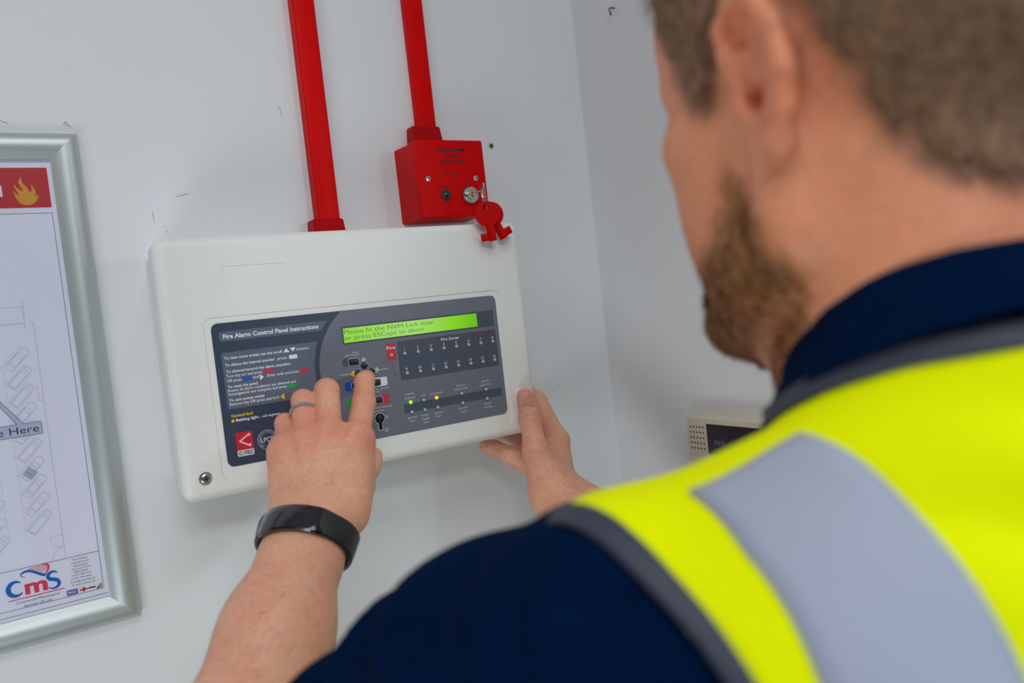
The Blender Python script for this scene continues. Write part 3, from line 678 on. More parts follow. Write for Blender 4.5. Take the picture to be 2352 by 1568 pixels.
# ---------------------------------------------------------------- red switch box, trunking, keys
M_REDP = mat('red_enamel', srgb(208, 0, 0), .40, spec=.10, var=(60, .05)); M_REDT = mat('red_trunking', srgb(216, 0, 0), .42, spec=.10, var=(30, .04))
M_REDA = mat('red_adaptor', srgb(176, 0, 8), .45, spec=.1, var=(200, .06))
BX, BZ, BD = .2848, Z0 + .2493, .0542
swb = empty('isolator_switch_box', (BX, 0, BZ), 'red square key switch box lettered FIRE ALARM DO NOT SWITCH OFF', 'switch box')
S = .087
link('back_box', loft_mesh('back_box', [[(u, y, v) for u, v in rrect(a, S - a, a, S - a, .003, 4)] for y, a in ((0, .0002), (-.0335, .0010), (-.0342, .0018))]), M_REDP, swb)
fc = link('front_cover', loft_mesh('front_cover', [[(u, y, v) for u, v in rrect(a, S - a, a, S - a, .0028, 4)] for y, a in ((-.0338, .0012), (-.0346, .0004), (-.0528, 0), (-.0537, .0003), (-.0541, .0009), (-BD, .0018))]), M_REDP, swb)
yb = -BD - .0004; o = lambda u, v: (u * .001 - BX, v * .001 - (BZ - Z0))
T = [('FIRE ALARM', 311.9, 323.2, 3.9, 346.6), ('DO  NOT', 319.8, 316.7, 3.4, 339.6), ('SWITCH OFF', 314.4, 309.7, 3.4, 344.4), ('POWER', 308.6, 282.0, 2.3, 322.2), ('ON', 344.1, 287.2, 2.4, 349.4)]
for s, u, v, c, u1 in T:
    link('cover_lettering', text_mesh('cover_lettering', [(s, o(u, v)[0], o(u, v)[1], c * .001, dict(u1=o(u1, v)[0], bold=.010 if c < 3 else .03))], yb), M_INK, swb)
link('switch_symbol', flat('switch_symbol', [[o(*q) for q in p] for p in line_polys([((317.7, 296.4), (324.8, 296.4)), ((324.6, 296.3), (329.9, 299.9)), ((331.2, 298.3), (331.2, 294.3)), ((331.2, 296.4), (339.5, 296.4))], .8)], yb), M_INK, swb)
for u, v in ((296.9, 292.7), (358.2, 292.8)):
    c = o(u, v); s_ = link('cover_screw', lathe('cover_screw', [(.0031, 0), (.0031, .0006), (.0024, .0013), (.0001, .0016)], 20, c=(c[0], -BD, c[1])), mat('zinc', srgb(200, 205, 210), .2, 1.0), swb)
    link('screw_slot', flat('screw_slot', line_polys([((c[0] - .0017, c[1] - .0009), (c[0] + .0017, c[1] + .0009)), ((c[0] + .0009, c[1] - .0017), (c[0] - .0009, c[1] + .0017))], .0007), -BD - .0017), M_INK, s_)
c = o(317.3, 274.0)
link('power_lamp', lathe('power_lamp', [(.0062, 0), (.0062, .0006), (.0056, .0012), (.0044, .0012), (.0042, .0018), (.0028, .0030), (.0001, .0036)], 28, c=(c[0], -BD, c[1])), mat('power_lamp_green', srgb(10, 38, 26), .12, coat=.4), swb)
LK = o(348.0, 273.5); LKW = (BX + LK[0], -BD, BZ + LK[1])
lock = link('key_lock', lathe('key_lock', [(.0108, 0), (.0108, .0008), (.0104, .0022), (.0090, .0046), (.0082, .0052), (.0074, .0052), (.0072, .0044), (.0001, .0044)], 36, c=(LK[0], -BD, LK[1])), mat('lock_chrome', srgb(196, 196, 200), .16, 1.0), swb)
core = link('lock_core', lathe('lock_core', [(.0058, 0), (.0058, .0010), (.0054, .0014), (.0001, .0014)], 28, c=(LK[0], -BD - .0044, LK[1])), mat('lock_brass', srgb(206, 190, 150), .3, 1.0), lock)
link('keyway', flat('keyway', [[(LK[0] + a * .001, LK[1] + b * .001) for a, b in p] for p in ([(-.7, 3.6), (.9, 3.6), (.9, 1.2), (-.2, 1.0), (-.2, -.6), (.9, -.9), (.5, -3.4), (-.9, -3.4), (-1.2, .4), (-.3, 1.6)],)], -BD - .0059), mat('keyway_dark', srgb(16, 22, 14), .7), core)

def trunk(name, x0, x1, z0, dep, label, lip):
    t = empty(name, ((x0 + x1) / 2, 0, z0), label, 'cable trunking'); cx = (x0 + x1) / 2; w = (x1 - x0) / 2
    link('base_channel', bm_mesh('base_channel', box_bm(-w + .0012, w - .0012, -dep * .45, 0, .0, 2.6 - z0, .0004), 35), M_REDT, t)
    lid = [(-w, -.0008), (-w + .0003, -dep + .0022), (-w + .0014, -dep + .0006), (-w + .0034, -dep), (w - .0034, -dep), (w - .0014, -dep + .0006), (w - .0003, -dep + .0022), (w, -.0008)]
    link('lid', loft_mesh('lid', [[(u, y, z) for u, y in lid] for z in (0., 2.6 - z0)], True, True, 25), M_REDT, t); return t
def adaptor(parent, cx, z0, z1, wb, wt, dep, ox):
    L = []
    for z, w, d in ((z0, wb, dep + .003), (z0 + (z1 - z0) * .93, wt + .0006, dep + .0004), (z1, wt - .0006, dep - .0008)):
        L.append([(-w / 2 + ox, 0, z), (-w / 2 + ox, -d + .001, z), (-w / 2 + ox + .001, -d, z), (w / 2 + ox - .001, -d, z), (w / 2 + ox, -d + .001, z), (w / 2 + ox, 0, z)])
    link('box_adaptor', loft_mesh('box_adaptor', L, True, True, 30), M_REDA, parent)
t1 = trunk('cable_trunking', .1800, .2048, Z0 + .2290, .0165, 'wide red cable trunking running up the wall from the alarm panel', 0)
adaptor(t1, 0, .0, .0285, .0375, .0335, .0195, -.0030)
t2 = trunk('cable_trunking', .3148, .3388, BZ + S, .0115, 'narrower red cable trunking running up the wall from the red switch box', 0)
adaptor(t2, 0, .0, .0245, .0395, .0350, .0165, -.0050)

# bunch of keys on the lock
M_KEYR = mat('key_red', srgb(200, 0, 2), .45, spec=.1); M_STEEL = mat('ring_steel', srgb(200, 196, 192), .2, 1.0); M_BRASS = mat('key_brass', srgb(206, 190, 168), .32, 1.0)
def tubular_key(loc, ax, face, side, label):
    """Plastic key: round bow with a ring hole, hollow barrel, bit at its end. ax = bow to tip, face = bow normal."""
    ax = Vector(ax).normalized(); fz = Vector(face); fz = (fz - ax * fz.dot(ax)).normalized(); sx = fz.cross(-ax)
    k = empty('plastic_key', loc, label, 'key', 'red plastic keys on the ring'); k.matrix_world = Matrix.Translation(loc) @ Matrix((sx, fz, -ax)).transposed().to_4x4()
    outer = circle(0, 0, .0136, 36); hole = circle(0, .0078, .0030, 36)
    L = [[(u, y, v) for u, v in c_] for y, c_ in ((-.0016, hole), (-.0016, outer), (.0016, outer), (.0016, hole), (-.0016, hole))]
    link('bow', loft_mesh('bow', L, False, False, 30), M_KEYR, k)
    link('barrel', lathe('barrel', [(.0046, -.0110), (.0046, -.0290), (.0042, -.0296), (.0030, -.0296), (.0030, -.0220)], 22, axis='z', smooth=30), M_KEYR, k)
    link('bit', bm_mesh('bit', box_bm(*((.0034, .0120) if side > 0 else (-.0120, -.0034)), -.0018, .0018, -.0285, -.0200, .0004), 30), M_KEYR, k); return k
tubular_key((.3356, -.1075, Z0 + .2442), (.003, -.001, -.0285), (-.35, -.93, .05), 1, 'nearer red plastic key, its bit pointing to the left')
tubular_key((.3446, -.1015, Z0 + .2443), (.0115, -.003, -.0280), (-.20, -.97, .05), -1, 'red plastic key partly hidden behind its twin, bit to the right')
lk = empty('lock_key', (LKW[0] - .0012, -BD - .0060, LKW[2]), 'flat brass key standing edge-on in front of the chrome lock', 'key')
bow = bm_mesh('bow', box_bm(.0020, .0036, -.0245, -.0160, -.0062, .0088, .0006), 30); link('bow', bow, M_BRASS, lk)
link('blade', tube('blade', [(0, .003, .0006), (.0004, -.006, .0007), (.0026, -.0175, .0010)], .0004, 6), M_STEEL, lk)
rc = Vector((.3424, -.0915, Z0 + .2620)); rn = Vector((.80, -.58, .0)).normalized(); ra = Vector((0, 0, 1)); rb = rn.cross(ra)
rt = math.radians(24); ra, rb = ra * math.cos(rt) + rb * math.sin(rt), rb * math.cos(rt) - ra * math.sin(rt)
pts = [tuple(ra * (.0130 * math.cos(t * .20944)) + rb * (.0130 * math.sin(t * .20944)) + rn * (.0022 * t / 60)) for t in range(58)]
kr = empty('key_ring', rc, 'double-turn steel split ring holding the red plastic keys', 'key ring')
link('ring_wire', tube('ring_wire', pts, .0006, 7), M_STEEL, kr)
# ---------------------------------------------------------------- snap frame with the fire plan
FX1, FZ0, FH, FW, PW = -.0396, Z0 - .1124, .4601, .337, .0246
frame = empty('snap_frame', (FX1 - FW / 2, 0, FZ0), 'silver aluminium snap frame with mitred corners holding a fire plan', 'picture frame')
M_ALU = mat('brushed_aluminium', srgb(196, 203, 203), .46, .70, bump=(500, .03, .0002))
prof = [(0, 0), (0, .0052), (.0010, .0078), (.0030, .0102), (.0060, .0119), (.0095, .0126), (.0135, .0122), (.0175, .0106), (.0210, .0084), (.0238, .0064), (PW, .0060), (PW, .0030)]
hw, fh = FW / 2, FH
def rail(cs):
    L = []
    for (x, z, dx, dz) in cs: L.append([(x + dx * a, -h, z + dz * a) for a, h in prof])
    link('frame_rail', loft_mesh('frame_rail', L, True, True, 28), M_ALU, frame)
cor = {'bl': (-hw, 0, 1, 1), 'br': (hw, 0, -1, 1), 'tr': (hw, fh, -1, -1), 'tl': (-hw, fh, 1, -1)}
for a, b in (('bl', 'br'), ('br', 'tr'), ('tr', 'tl'), ('tl', 'bl')): rail((cor[a], cor[b]))
link('backing', bm_mesh('backing', box_bm(-hw + .01, hw - .01, -.0040, 0, .01, fh - .01)), mat('backing_board', srgb(160, 160, 160), .8), frame)
YP = -.0046; fx = FX1 - FW / 2
F_ = lambda u, v: (u * .001 - fx, (v * .001 + Z0) - FZ0)                 # measured wall millimetres to frame space
def FP(polys): return [[F_(*q) for q in p] for p in polys]
sheet = link('plan_sheet', prism('plan_sheet', [(-hw + PW - .004, PW - .004), (hw - PW + .004, PW - .004), (hw - PW + .004, fh - PW + .004), (-hw + PW - .004, fh - PW + .004)], -.0040, YP), mat('plan_paper', srgb(236, 237, 252), .55), frame)
ya, yb_, yc = YP - .0002, YP - .0003, YP - .0004
LFT = -348.
M_PRED = mat('plan_red', srgb(196, 34, 44), .5); M_LINE = mat('plan_line', srgb(112, 116, 148), .6); M_LINE2 = mat('plan_line_faint', srgb(188, 191, 214), .6)
link('title_band', flat('title_band', FP([[(LFT, 279.9), (-68, 279.9), (-68, 316.2), (LFT, 316.2)]]), ya), M_PRED, sheet)
fl = [(-88.9, 308.3), (-90.4, 306.6), (-91.6, 304.6), (-91.9, 302.8), (-91.2, 300.6), (-89.6, 297.6), (-89.2, 296.0), (-89.9, 294.8), (-91.4, 296.4), (-94.0, 298.6), (-95.0, 301.8), (-95.6, 300.4), (-95.2, 297.6), (-93.6, 294.8), (-92.6, 292.0), (-92.7, 290.6), (-94.2, 292.6), (-96.5, 295.6), (-96.3, 293.6), (-95.6, 290.0), (-94.2, 286.2), (-91.6, 283.4), (-88.2, 282.2), (-84.6, 282.4), (-81.2, 284.0), (-79.0, 286.4), (-77.4, 289.4), (-77.2, 292.0), (-78.4, 290.6), (-79.8, 289.6), (-79.0, 292.4), (-79.6, 296.0), (-81.0, 299.2), (-82.4, 301.2), (-82.0, 298.4), (-82.4, 295.0), (-84.0, 293.4), (-84.4, 296.2), (-86.4, 299.4), (-88.4, 302.2), (-89.2, 305.0)]
link('flame_symbol', flat('flame_symbol', FP([fl]), yb_), mat('plan_gold', srgb(222, 160, 44), .5), sheet)
link('title_letter', text_mesh('title_letter', [('N', *F_(-113.6, 290.6), .0094, dict(u1=F_(-105.2, 0)[0], bold=.03))], yb_), mat('plan_white', srgb(236, 236, 244), .5), sheet)
seg = poly_segs([(LFT, 274.7), (-68.3, 274.7), (-68.0, -78.6), (LFT, -78.6)]) + [((LFT, -43.2), (-68, -43.2))]
link('plan_border', flat('plan_border', FP(line_polys(seg, .42)), ya), M_LINE, sheet)
for e_ in (-84.0, 321.4): link('plan_edge_line', flat('plan_edge_line', FP(line_polys([((LFT, e_), (-64.6, e_))], .45)), ya), M_LINE, sheet)
# car park drawing
S_ = []; S2 = []
def car(cx, cz, kind):
    a = math.radians(45); c, s = math.cos(a), math.sin(a); R = lambda p: [(cx + u * c - v * s, cz + u * s + v * c) for u, v in p]
    if kind == 0:
        S_.extend(poly_segs(R([(-11.3, -3.1), (-10.6, -3.7), (9.8, -3.7), (11.3, -2.4), (11.7, 0), (11.3, 2.4), (9.8, 3.7), (-10.6, 3.7), (-11.3, 3.1)])))
        S2.extend(poly_segs(R([(-7.6, -3.0), (-5.4, -2.6), (-5.4, 2.6), (-7.6, 3.0)])) + poly_segs(R([(2.2, -2.6), (5.2, -3.2), (5.6, 0), (5.2, 3.2), (2.2, 2.6), (2.0, 0)])) + poly_segs(R([(-5, -3.2), (2, -3.2)]), False) + poly_segs(R([(-5, 3.2), (2, 3.2)]), False))
    else:
        S_.extend(poly_segs(R([(-11.4, -3.8), (8, -3.8), (10.6, -3.4), (11.4, -1.8), (11.5, 1.8), (10.6, 3.4), (8, 3.8), (-11.4, 3.8)])))
        S2.extend(poly_segs(R([(-10.4, -2.9), (5.6, -2.9), (5.6, 2.9), (-10.4, 2.9)])) + poly_segs(R([(7.2, -3.2), (8.6, 0), (7.2, 3.2)]), False))
    S2.extend(dashes(*R([(-14, 5.6), (10, 5.6)]), 1.6, 1.0))
for i, k in enumerate((0, 1, 1, 0, 0, 1, 0, 0, 0, 1)): car(-111.3, 144.2 - 16.62 * i, k)
for i, k in enumerate((0, 0, 1)): car(-146, 10 - 16.62 * i + 2, k)
S2.extend(dashes((-123.2, 140), (-123.4, -20), 2.2, 1.0) + dashes((-136.6, 40), (-136.5, -20.4), 2.2, 1.0)); S_.extend(dashes((-95.2, 175.6), (-95.3, -41.8), 9, .6) + [((-95.2, 175.6), (-98.0, 175.8))])
S2.extend(poly_segs([(-95.4, -21.0), (-105.9, -21.2)], False) + poly_segs([(-105.9 + 0, -21.2), (-105.2, -25.5), (-102.6, -29.4), (-99.2, -31.2), (-95.4, -31.6)], False) + poly_segs([(-95.4, -31.6), (-99.6, -32.4), (-103.2, -35.2), (-105.2, -39), (-105.6, -43)], False))
S_.extend([((LFT, 175.9), (-102.8, 175.9)), ((-102.2, 176.4), (-102.3, 170.7))] + dashes((-101.2, 197), (-101.4, 181), 3, .5)); S2.extend([((LFT, 191), (-102, 191)), ((-102, 191), (-102.2, 176.4))])
S_.extend([((-99.2, 119), (-98.6, 104)), ((-98.6, 104), (-96, 104))])
link('car_park_drawing', flat('car_park_drawing', FP(line_polys(S_, .26)), ya), mat('plan_line_mid', srgb(166, 170, 198), .6), sheet)
link('car_park_details', flat('car_park_details', FP(line_polys(S2, .24)), ya), M_LINE2, sheet)
link('shaded_bay', flat('shaded_bay', FP([[(-119.6, 40.0), (-113.4, 34.2), (-107.4, 40.2), (-113.4, 46.2)]]), ya), mat('plan_shade', srgb(184, 188, 210), .6), sheet)
co = link('callout', flat('callout', FP([[(-172, 74.6), (-99.7, 74.6), (-99.7, 85.7), (-172, 85.7)], [(-113.6, 85.7), (-118.4, 85.7), (-150, 136), (-148, 136)]]), yb_), mat('callout_tint', srgb(192, 200, 228), .6), sheet)
link('callout_outline', flat('callout_outline', FP(line_polys(poly_segs([(-172, 74.6), (-99.7, 74.6), (-99.7, 85.7), (-113.6, 85.7), (-148, 136), (-150, 136), (-118.4, 85.7), (-172, 85.7)]), .4)), yc), M_LINE, co)
link('callout_text', text_mesh('callout_text', [('You Are Here', *F_(-169.5, 77.0), .0066, dict(u1=F_(-102.2, 0)[0], bold=-.004))], yc), mat('callout_ink', srgb(40, 42, 70), .6), co)
# title block with company mark
M_CB = mat('mark_blue', srgb(0, 104, 200), .5); M_CR = mat('mark_red', srgb(226, 60, 96), .5); M_ADR = mat('address_ink', srgb(84, 88, 110), .6)
def stroke(pts, ws): 
    P = [V3(a, b, 0) for a, b in pts]; out = []; Lp, Rp = [], []
    for i in range(len(P)):
        t = P[min(i + 1, len(P) - 1)] - P[max(i - 1, 0)]; t /= np.linalg.norm(t); n = V3(-t[1], t[0], 0) * ws[i] / 2; Lp.append((P[i] + n)[:2]); Rp.append((P[i] - n)[:2])
    for i in range(len(P) - 1): out.append([tuple(Lp[i]), tuple(Lp[i + 1]), tuple(Rp[i + 1]), tuple(Rp[i])])
    return out
arc = lambda cx, cy, rx, ry, a0, a1, n=16: [(cx + rx * math.cos(math.radians(a0 + (a1 - a0) * i / n)), cy + ry * math.sin(math.radians(a0 + (a1 - a0) * i / n))) for i in range(n + 1)]
cw = [1.0 + 3.0 * math.sin(math.pi * i / 16) for i in range(17)]
mk = link('company_mark', flat('company_mark', FP(stroke(arc(-136.6, -60.2, 6.0, 6.3, 48, 318), cw)), ya), M_CB, sheet)
sc = arc(-107.0, -55.9, 4.2, 3.6, 35, 225, 10) + arc(-107.6, -63.6, 4.6, 4.0, 62, -150, 10)
link('mark_letter_s', flat('mark_letter_s', FP(stroke(sc, [1.0, 1.4, 1.8, 2.2, 2.5, 2.7, 2.9, 3.0, 3.1, 3.2, 3.3, 3.3, 3.2, 3.0, 2.9, 2.7, 2.5, 2.2, 1.8, 1.4, 1.0, .8])), ya), M_CB, mk)
link('mark_letter_m', text_mesh('mark_letter_m', [('m', *F_(-130.0, -66.9), .0128, dict(u1=F_(-112.2, 0)[0], bold=.035))], ya), M_CR, mk)
link('mark_swoosh', flat('mark_swoosh', FP(stroke([(-128.4, -51.8), (-131.4, -50.2), (-131.6, -48.2), (-128.6, -46.6), (-124.4, -46.8), (-119.6, -49.8), (-115.6, -52.6), (-112.6, -53.6)], [.3, .8, 1.3, 1.9, 2.2, 2.2, 2.4, 2.6])), ya), M_CB, mk)
link('mark_ribbon', flat('mark_ribbon', FP(stroke([(-112.4, -52.6), (-110.0, -49.0), (-109.6, -46.0), (-111.2, -43.8), (-114.0, -44.0)], [1.0, 1.6, 2.0, 1.8, .8]) + line_polys([((-112, -43.9), (-125.6, -45.6)), ((-111, -45.6), (-122.0, -46.9)), ((-110.8, -47.2), (-119.4, -48.4)), ((-111, -48.8), (-117.0, -50.2))], .55)), ya), M_CR, mk)
link('mark_rule', flat('mark_rule', FP(line_polys([((-143.5, -69.9), (-99.6, -69.9))], .8)), ya), M_CR, mk)
TB = [('Commercial Maintenance', -138.0, -74.2, 2.4, -104.1), ('Services UK Ltd', -132.3, -78.2, 2.4, -111.0), ('Tyne House', -90.9, -46.8, 1.7, -78.0), ('Temple Street', -91.9, -49.9, 1.7, -76.9), ('Gateshead', -90.4, -52.8, 1.7, -78.7), ('Tyne and Wear', -92.2, -55.7, 1.7, -76.2), ('NE10 0HN', -90.2, -58.6, 1.7, -79.2), ('T 0191 495 0741', -92.7, -61.4, 1.6, -76.8), ('F 0191 495 4690', -93.0, -64.4, 1.6, -76.8), ('E info@cmsltd.net.uk', -93.6, -67.4, 1.6, -73.8), ('W www.cmsltd.co.uk', -93.5, -70.3, 1.6, -74.1)]
link('address_text', text_mesh('address_text', [(s, *F_(u, v), c * .001, dict(u1=F_(u1, 0)[0], bold=-.005)) for s, u, v, c, u1 in TB], ya), M_ADR, sheet)
bp = link('trade_badge', flat('trade_badge', FP([rrect(-98.3, -89.2, -77.9, -73.0, .9, 4)]), ya), mat('badge_violet', srgb(112, 90, 186), .5), sheet)
link('trade_badge_text', text_mesh('trade_badge_text', [('BGS', *F_(-97.0, -76.4), .0022, dict(u1=F_(-90.6, 0)[0], bold=.01))], yb_), mat('plan_white', srgb(236, 236, 244), .5), bp)
link('red_cross', flat('red_cross', FP(line_polys([((-87.6, -75.4), (-81.2, -75.4)), ((-84.3, -77.6), (-84.3, -73.2))], 1.5)), ya), mat('cross_red', srgb(206, 40, 46), .5), sheet)
link('black_badge', flat('black_badge', FP([[(-80.6, -76.0), (-74.4, -76.0), (-74.4, -74.8), (-80.6, -74.8)]]), ya), M_INK, sheet)
link('triangle_badge', flat('triangle_badge', FP([[(-74.4, -77.8), (-69.2, -77.6), (-69.4, -72.9)]]), ya), M_INK, sheet)
link('triangle_badge_fill', flat('triangle_badge_fill', FP([[(-72.4, -77.0), (-69.8, -77.0), (-69.8, -73.8)]]), yb_), mat('badge_lime', srgb(206, 206, 90), .5), sheet)
# clear cover sheet
mg = bpy.data.materials.new('clear_cover'); mg.use_nodes = True; nt = mg.node_tree; nt.nodes.remove(nt.nodes['Principled BSDF'])
tr = nt.nodes.new('ShaderNodeBsdfTransparent'); gl = nt.nodes.new('ShaderNodeBsdfGlossy'); gl.inputs['Roughness'].default_value = .12; mx = nt.nodes.new('ShaderNodeMixShader'); fr = nt.nodes.new('ShaderNodeFresnel'); fr.inputs[0].default_value = 1.25
nt.links.new(fr.outputs[0], mx.inputs[0]); nt.links.new(tr.outputs[0], mx.inputs[1]); nt.links.new(gl.outputs[0], mx.inputs[2]); nt.links.new(mx.outputs[0], nt.nodes['Material Output'].inputs[0])
link('clear_cover', flat('clear_cover', [[(-hw + PW - .003, PW - .003), (hw - PW + .003, PW - .003), (hw - PW + .003, fh - PW + .003), (-hw + PW - .003, fh - PW + .003)]], -.0055), mg, frame)

# ---------------------------------------------------------------- intruder keypad on the side wall (faces -x)
KW, KH, KD = .150, .112, .030
kp = empty('alarm_keypad', (WALL_X, -.166 - KW / 2, Z0 - .006 - KH), 'beige wall keypad with dark display and dotted sounder grille behind the shoulder', 'keypad')
kp.rotation_euler = (0, 0, -math.pi / 2)                    # local x runs from the corner towards the camera, local -y faces the room
kp.rotation_euler = (0, 0, math.pi / -2)
M_BEIGE = mat('keypad_beige', srgb(206, 196, 176), .5, bump=(900, .05, .0002)); hw2 = KW / 2
link('body', loft_mesh('body', [[(u, y, v) for u, v in rrect(-hw2 + a, hw2 - a, b, KH - a, .004, 4)] for y, a, b in ((0, -.002, -.002), (-.010, 0, 0), (-.0285, .0015, .0015), (-KD, .0030, .0030))]), M_BEIGE, kp)
link('display_window', prism('display_window', [(-hw2 + .034, KH - .0435), (hw2 - .012, KH - .0435), (hw2 - .012, KH - .0085), (-hw2 + .034, KH - .0085)], -KD + .001, -KD - .0004), mat('display_dark', srgb(30, 30, 46), .2), kp)
link('flap', prism('flap', rrect(-hw2 + .003, hw2 - .003, .004, KH - .0480, .003), -KD + .001, -KD - .0012, 35, .0008), M_BEIGE, kp)
link('display_text', text_mesh('display_text', [('9930', -hw2 + .0445, KH - .0325, .0062, dict(u1=-hw2 + .0610, bold=-.02))], -KD - .0006), mat('display_print', srgb(150, 152, 168), .5), kp)
hole = None
for i in range(5):
    for j in range(5):
        if hole is None: hole = lathe('grille_hole', [(.0011, 0), (.0011, .0003), (.0001, .0003)], 10); hole.materials.append(M_HOLE)
        link('grille_hole', hole, None, kp, (-hw2 + .0085 + i * .0049, -KD, KH - .0130 - j * .0062))
# ---------------------------------------------------------------- the man at the panel
ORI = V3(.247, -.640, 0.)
head_local = head_field(); HEAD = head_local.moved(HEAD_O, HEAD_M)
BODY = Field(); BODY.add(torso_field(0)); BODY.cone(NECK0, NECK1, .068, .064, .03)
BODY.cone(V3(.240, -.618, 1.45), V3(.236, -.596, 1.505), .045, .040, .03)
BODY.add(arm_field(S_L, E_L, W_L)); BODY.add(arm_field(S_R, E_R, W_R))
HN = Field(); HN.add(HEAD); HN.cone(NECK0, NECK1, .068, .064, .016); HN.cone(V3(.240, -.618, 1.45), V3(.236, -.596, 1.505), .045, .040, .03)
for s in (-1, 1): HN.cone(V3(.247 + s * .022, -.672, 1.444), V3(.247 + s * .12, -.635, 1.330), .026, .018, .03)
LH = left_hand_field(); RH = right_hand_field()
def loc_head(P): return (np.asarray(P) - HEAD_O) @ HEAD_M * 1000

def poly_sd(y, z, poly):
    p = np.array(poly, float); d = np.full(y.shape, 1e9); ins = np.zeros(y.shape, bool)
    for i in range(len(p)):
        a, b = p[i], p[(i + 1) % len(p)]; e = b - a; t = np.clip(((y - a[0]) * e[0] + (z - a[1]) * e[1]) / (e @ e), 0, 1)
        d = np.minimum(d, np.hypot(y - a[0] - t * e[0], z - a[1] - t * e[1]))
        c = ((a[1] > z) != (b[1] > z)) & (y < e[0] * (z - a[1]) / (e[1] if abs(e[1]) > 1e-9 else 1e-9) + a[0]); ins ^= c
    return np.where(ins, d, -d)
HAIR_P = [(92, 92), (80, 72), (62, 64), (59, 46), (55, 28), (49, 14), (41, 2), (34, 4), (26, 16), (15, 32), (2, 46), (-12, 44), (-22, 30), (-29, 8), (-34, -18), (-42, -42), (-58, -62), (-88, -76), (-140, -80), (-140, 190), (130, 190), (118, 110)]
BEARD_P = [(31, -20), (20, -36), (8, -50), (1, -68), (5, -98), (20, -124), (60, -144), (118, -134), (118, -38), (92, -42), (80, -58), (66, -56), (56, -48), (46, -36), (39, -18)]
def piece(f, lo, hi, h):
    ax, F = f.grid(lo, hi, h); return surface_net(ax, F)
pieces = [piece(BODY, (-.16, -.80, .78), (.56, -.30, 1.47), .006), piece(HN, (.14, -.76, 1.40), (.35, -.49, 1.74), .0021),
          piece(LH, (-.13, -.41, 1.11), (.195, -.085, 1.475), .0015), piece(RH, (.30, -.43, 1.09), (.53, -.015, 1.43), .0015)]
V = np.concatenate([p[0] for p in pieces]); off = np.cumsum([0] + [len(p[0]) for p in pieces[:-1]])
Q = np.concatenate([p[1] + o for p, o in zip(pieces, off)])

def lerp(a, b, t): return a + (b - a) * t[:, None]
def sm(x, a, b): t = np.clip((x - a) / (b - a), 0, 1); return t * t * (3 - 2 * t)
base = np.array(srgb(234, 170, 140)[:3]); red = np.array(srgb(222, 126, 104)[:3]); pale = np.array(srgb(236, 188, 156)[:3]); nail = np.array(srgb(222, 170, 156)[:3])
col = np.tile(base, (len(V), 1))
n = noise3(V, .035, 3) + .6 * noise3(V, .012, 5)
col = lerp(col, red, np.clip(.13 * n, 0, .3)); col = lerp(col, pale, np.clip(-.24 * n, 0, .5))
for J in L_FING.values():
    for k, (p, r, a) in enumerate(zip(J, (.018, .012, .010, .012), (.75, .55, .45, .45))): col = lerp(col, red, a * np.exp(-(((V - p) ** 2).sum(1)) / r ** 2))
mc = (W_L + L_FING['middle'][0]) / 2; col = lerp(col, np.array(srgb(226, 172, 122)[:3]), .55 * np.exp(-(((V - mc) ** 2).sum(1)) / .030 ** 2) * (.6 + .4 * np.clip(noise3(V, .02, 14), -1, 1)))
for J, w_ in ((L_FING['ring'], .45), (L_FING['index'], .2)):
    p = J[0] * .82 + W_L * .18; col = lerp(col, np.array(srgb(168, 104, 100)[:3]), w_ * np.exp(-(((V - p) ** 2).sum(1)) / .009 ** 2))
for p, a in zip(R_THUMB[1:], (.3, .35, .4)): col = lerp(col, red, a * np.exp(-(((V - p) ** 2).sum(1)) / .014 ** 2))
hl = loc_head(V); inh = V[:, 2] > 1.50
ear = np.exp(-(((hl[:, 1] + 8) / 24) ** 2 + ((hl[:, 2] - 4) / 34) ** 2)) * sm(np.abs(hl[:, 0]), 71, 79) * inh
col = lerp(col, np.array(srgb(226, 116, 100)[:3]), .75 * ear)
neck = (V[:, 2] > 1.40) & (V[:, 1] < -.5); col[neck] = lerp(col[neck], np.array(srgb(226, 138, 94)[:3]), np.full(neck.sum(), .7))
lips = np.exp(-((hl[:, 0] / 24) ** 2 + ((hl[:, 2] + 59) / 9) ** 2)) * (hl[:, 1] > 80) * inh; col = lerp(col, red, .8 * lips)
bm_ = poly_sd(hl[:, 1], hl[:, 2], BEARD_P) * 1.; col = lerp(col, np.array(srgb(150, 102, 62)[:3]), .80 * sm(bm_ + 4 * noise3(V, .02, 9), -6, 16) * inh)
hm_ = poly_sd(hl[:, 1], hl[:, 2], HAIR_P); col = lerp(col, np.array(srgb(124, 92, 70)[:3]), .7 * sm(hm_ + 3 * noise3(V, .02, 8), -9, 6) * inh)
# nail of the right thumb
tn = R_THUMB[3] - R_THUMB[2]; tn /= np.linalg.norm(tn)
me = mesh_np('person', V - ORI, Q)
ca = me.color_attributes.new('skin', 'FLOAT_COLOR', 'POINT'); ca.data.foreach_set('color', np.c_[col, np.ones(len(V))].astype(np.float32).ravel())
wx = np.zeros(len(V)); ww = np.zeros(len(V))
def crease(p, ax_, out, half, amp, step, rad):
    """Skin folds across a joint: a coordinate along the bone and a weight on its back side."""
    ax_ = ax_ / np.linalg.norm(ax_); d = V - p; t = d @ ax_; r_ = d - t[:, None] * ax_; ro = np.linalg.norm(r_, axis=1); dors = (r_ @ out) / np.maximum(ro, 1e-6)
    w = amp * np.exp(-(t / half) ** 2) * sm(dors, .0, .6) * (ro < rad); k = w > ww; ww[k] = w[k]; wx[k] = t[k] * 2 * math.pi / step
nrm_ = V3(-.55, -.70, .45); nrm_ /= np.linalg.norm(nrm_)
for J in L_FING.values():
    crease(J[1], J[2] - J[0], nrm_, .0034, .50, .0027, .016); crease(J[2], J[3] - J[1], nrm_, .0026, .55, .0024, .014)
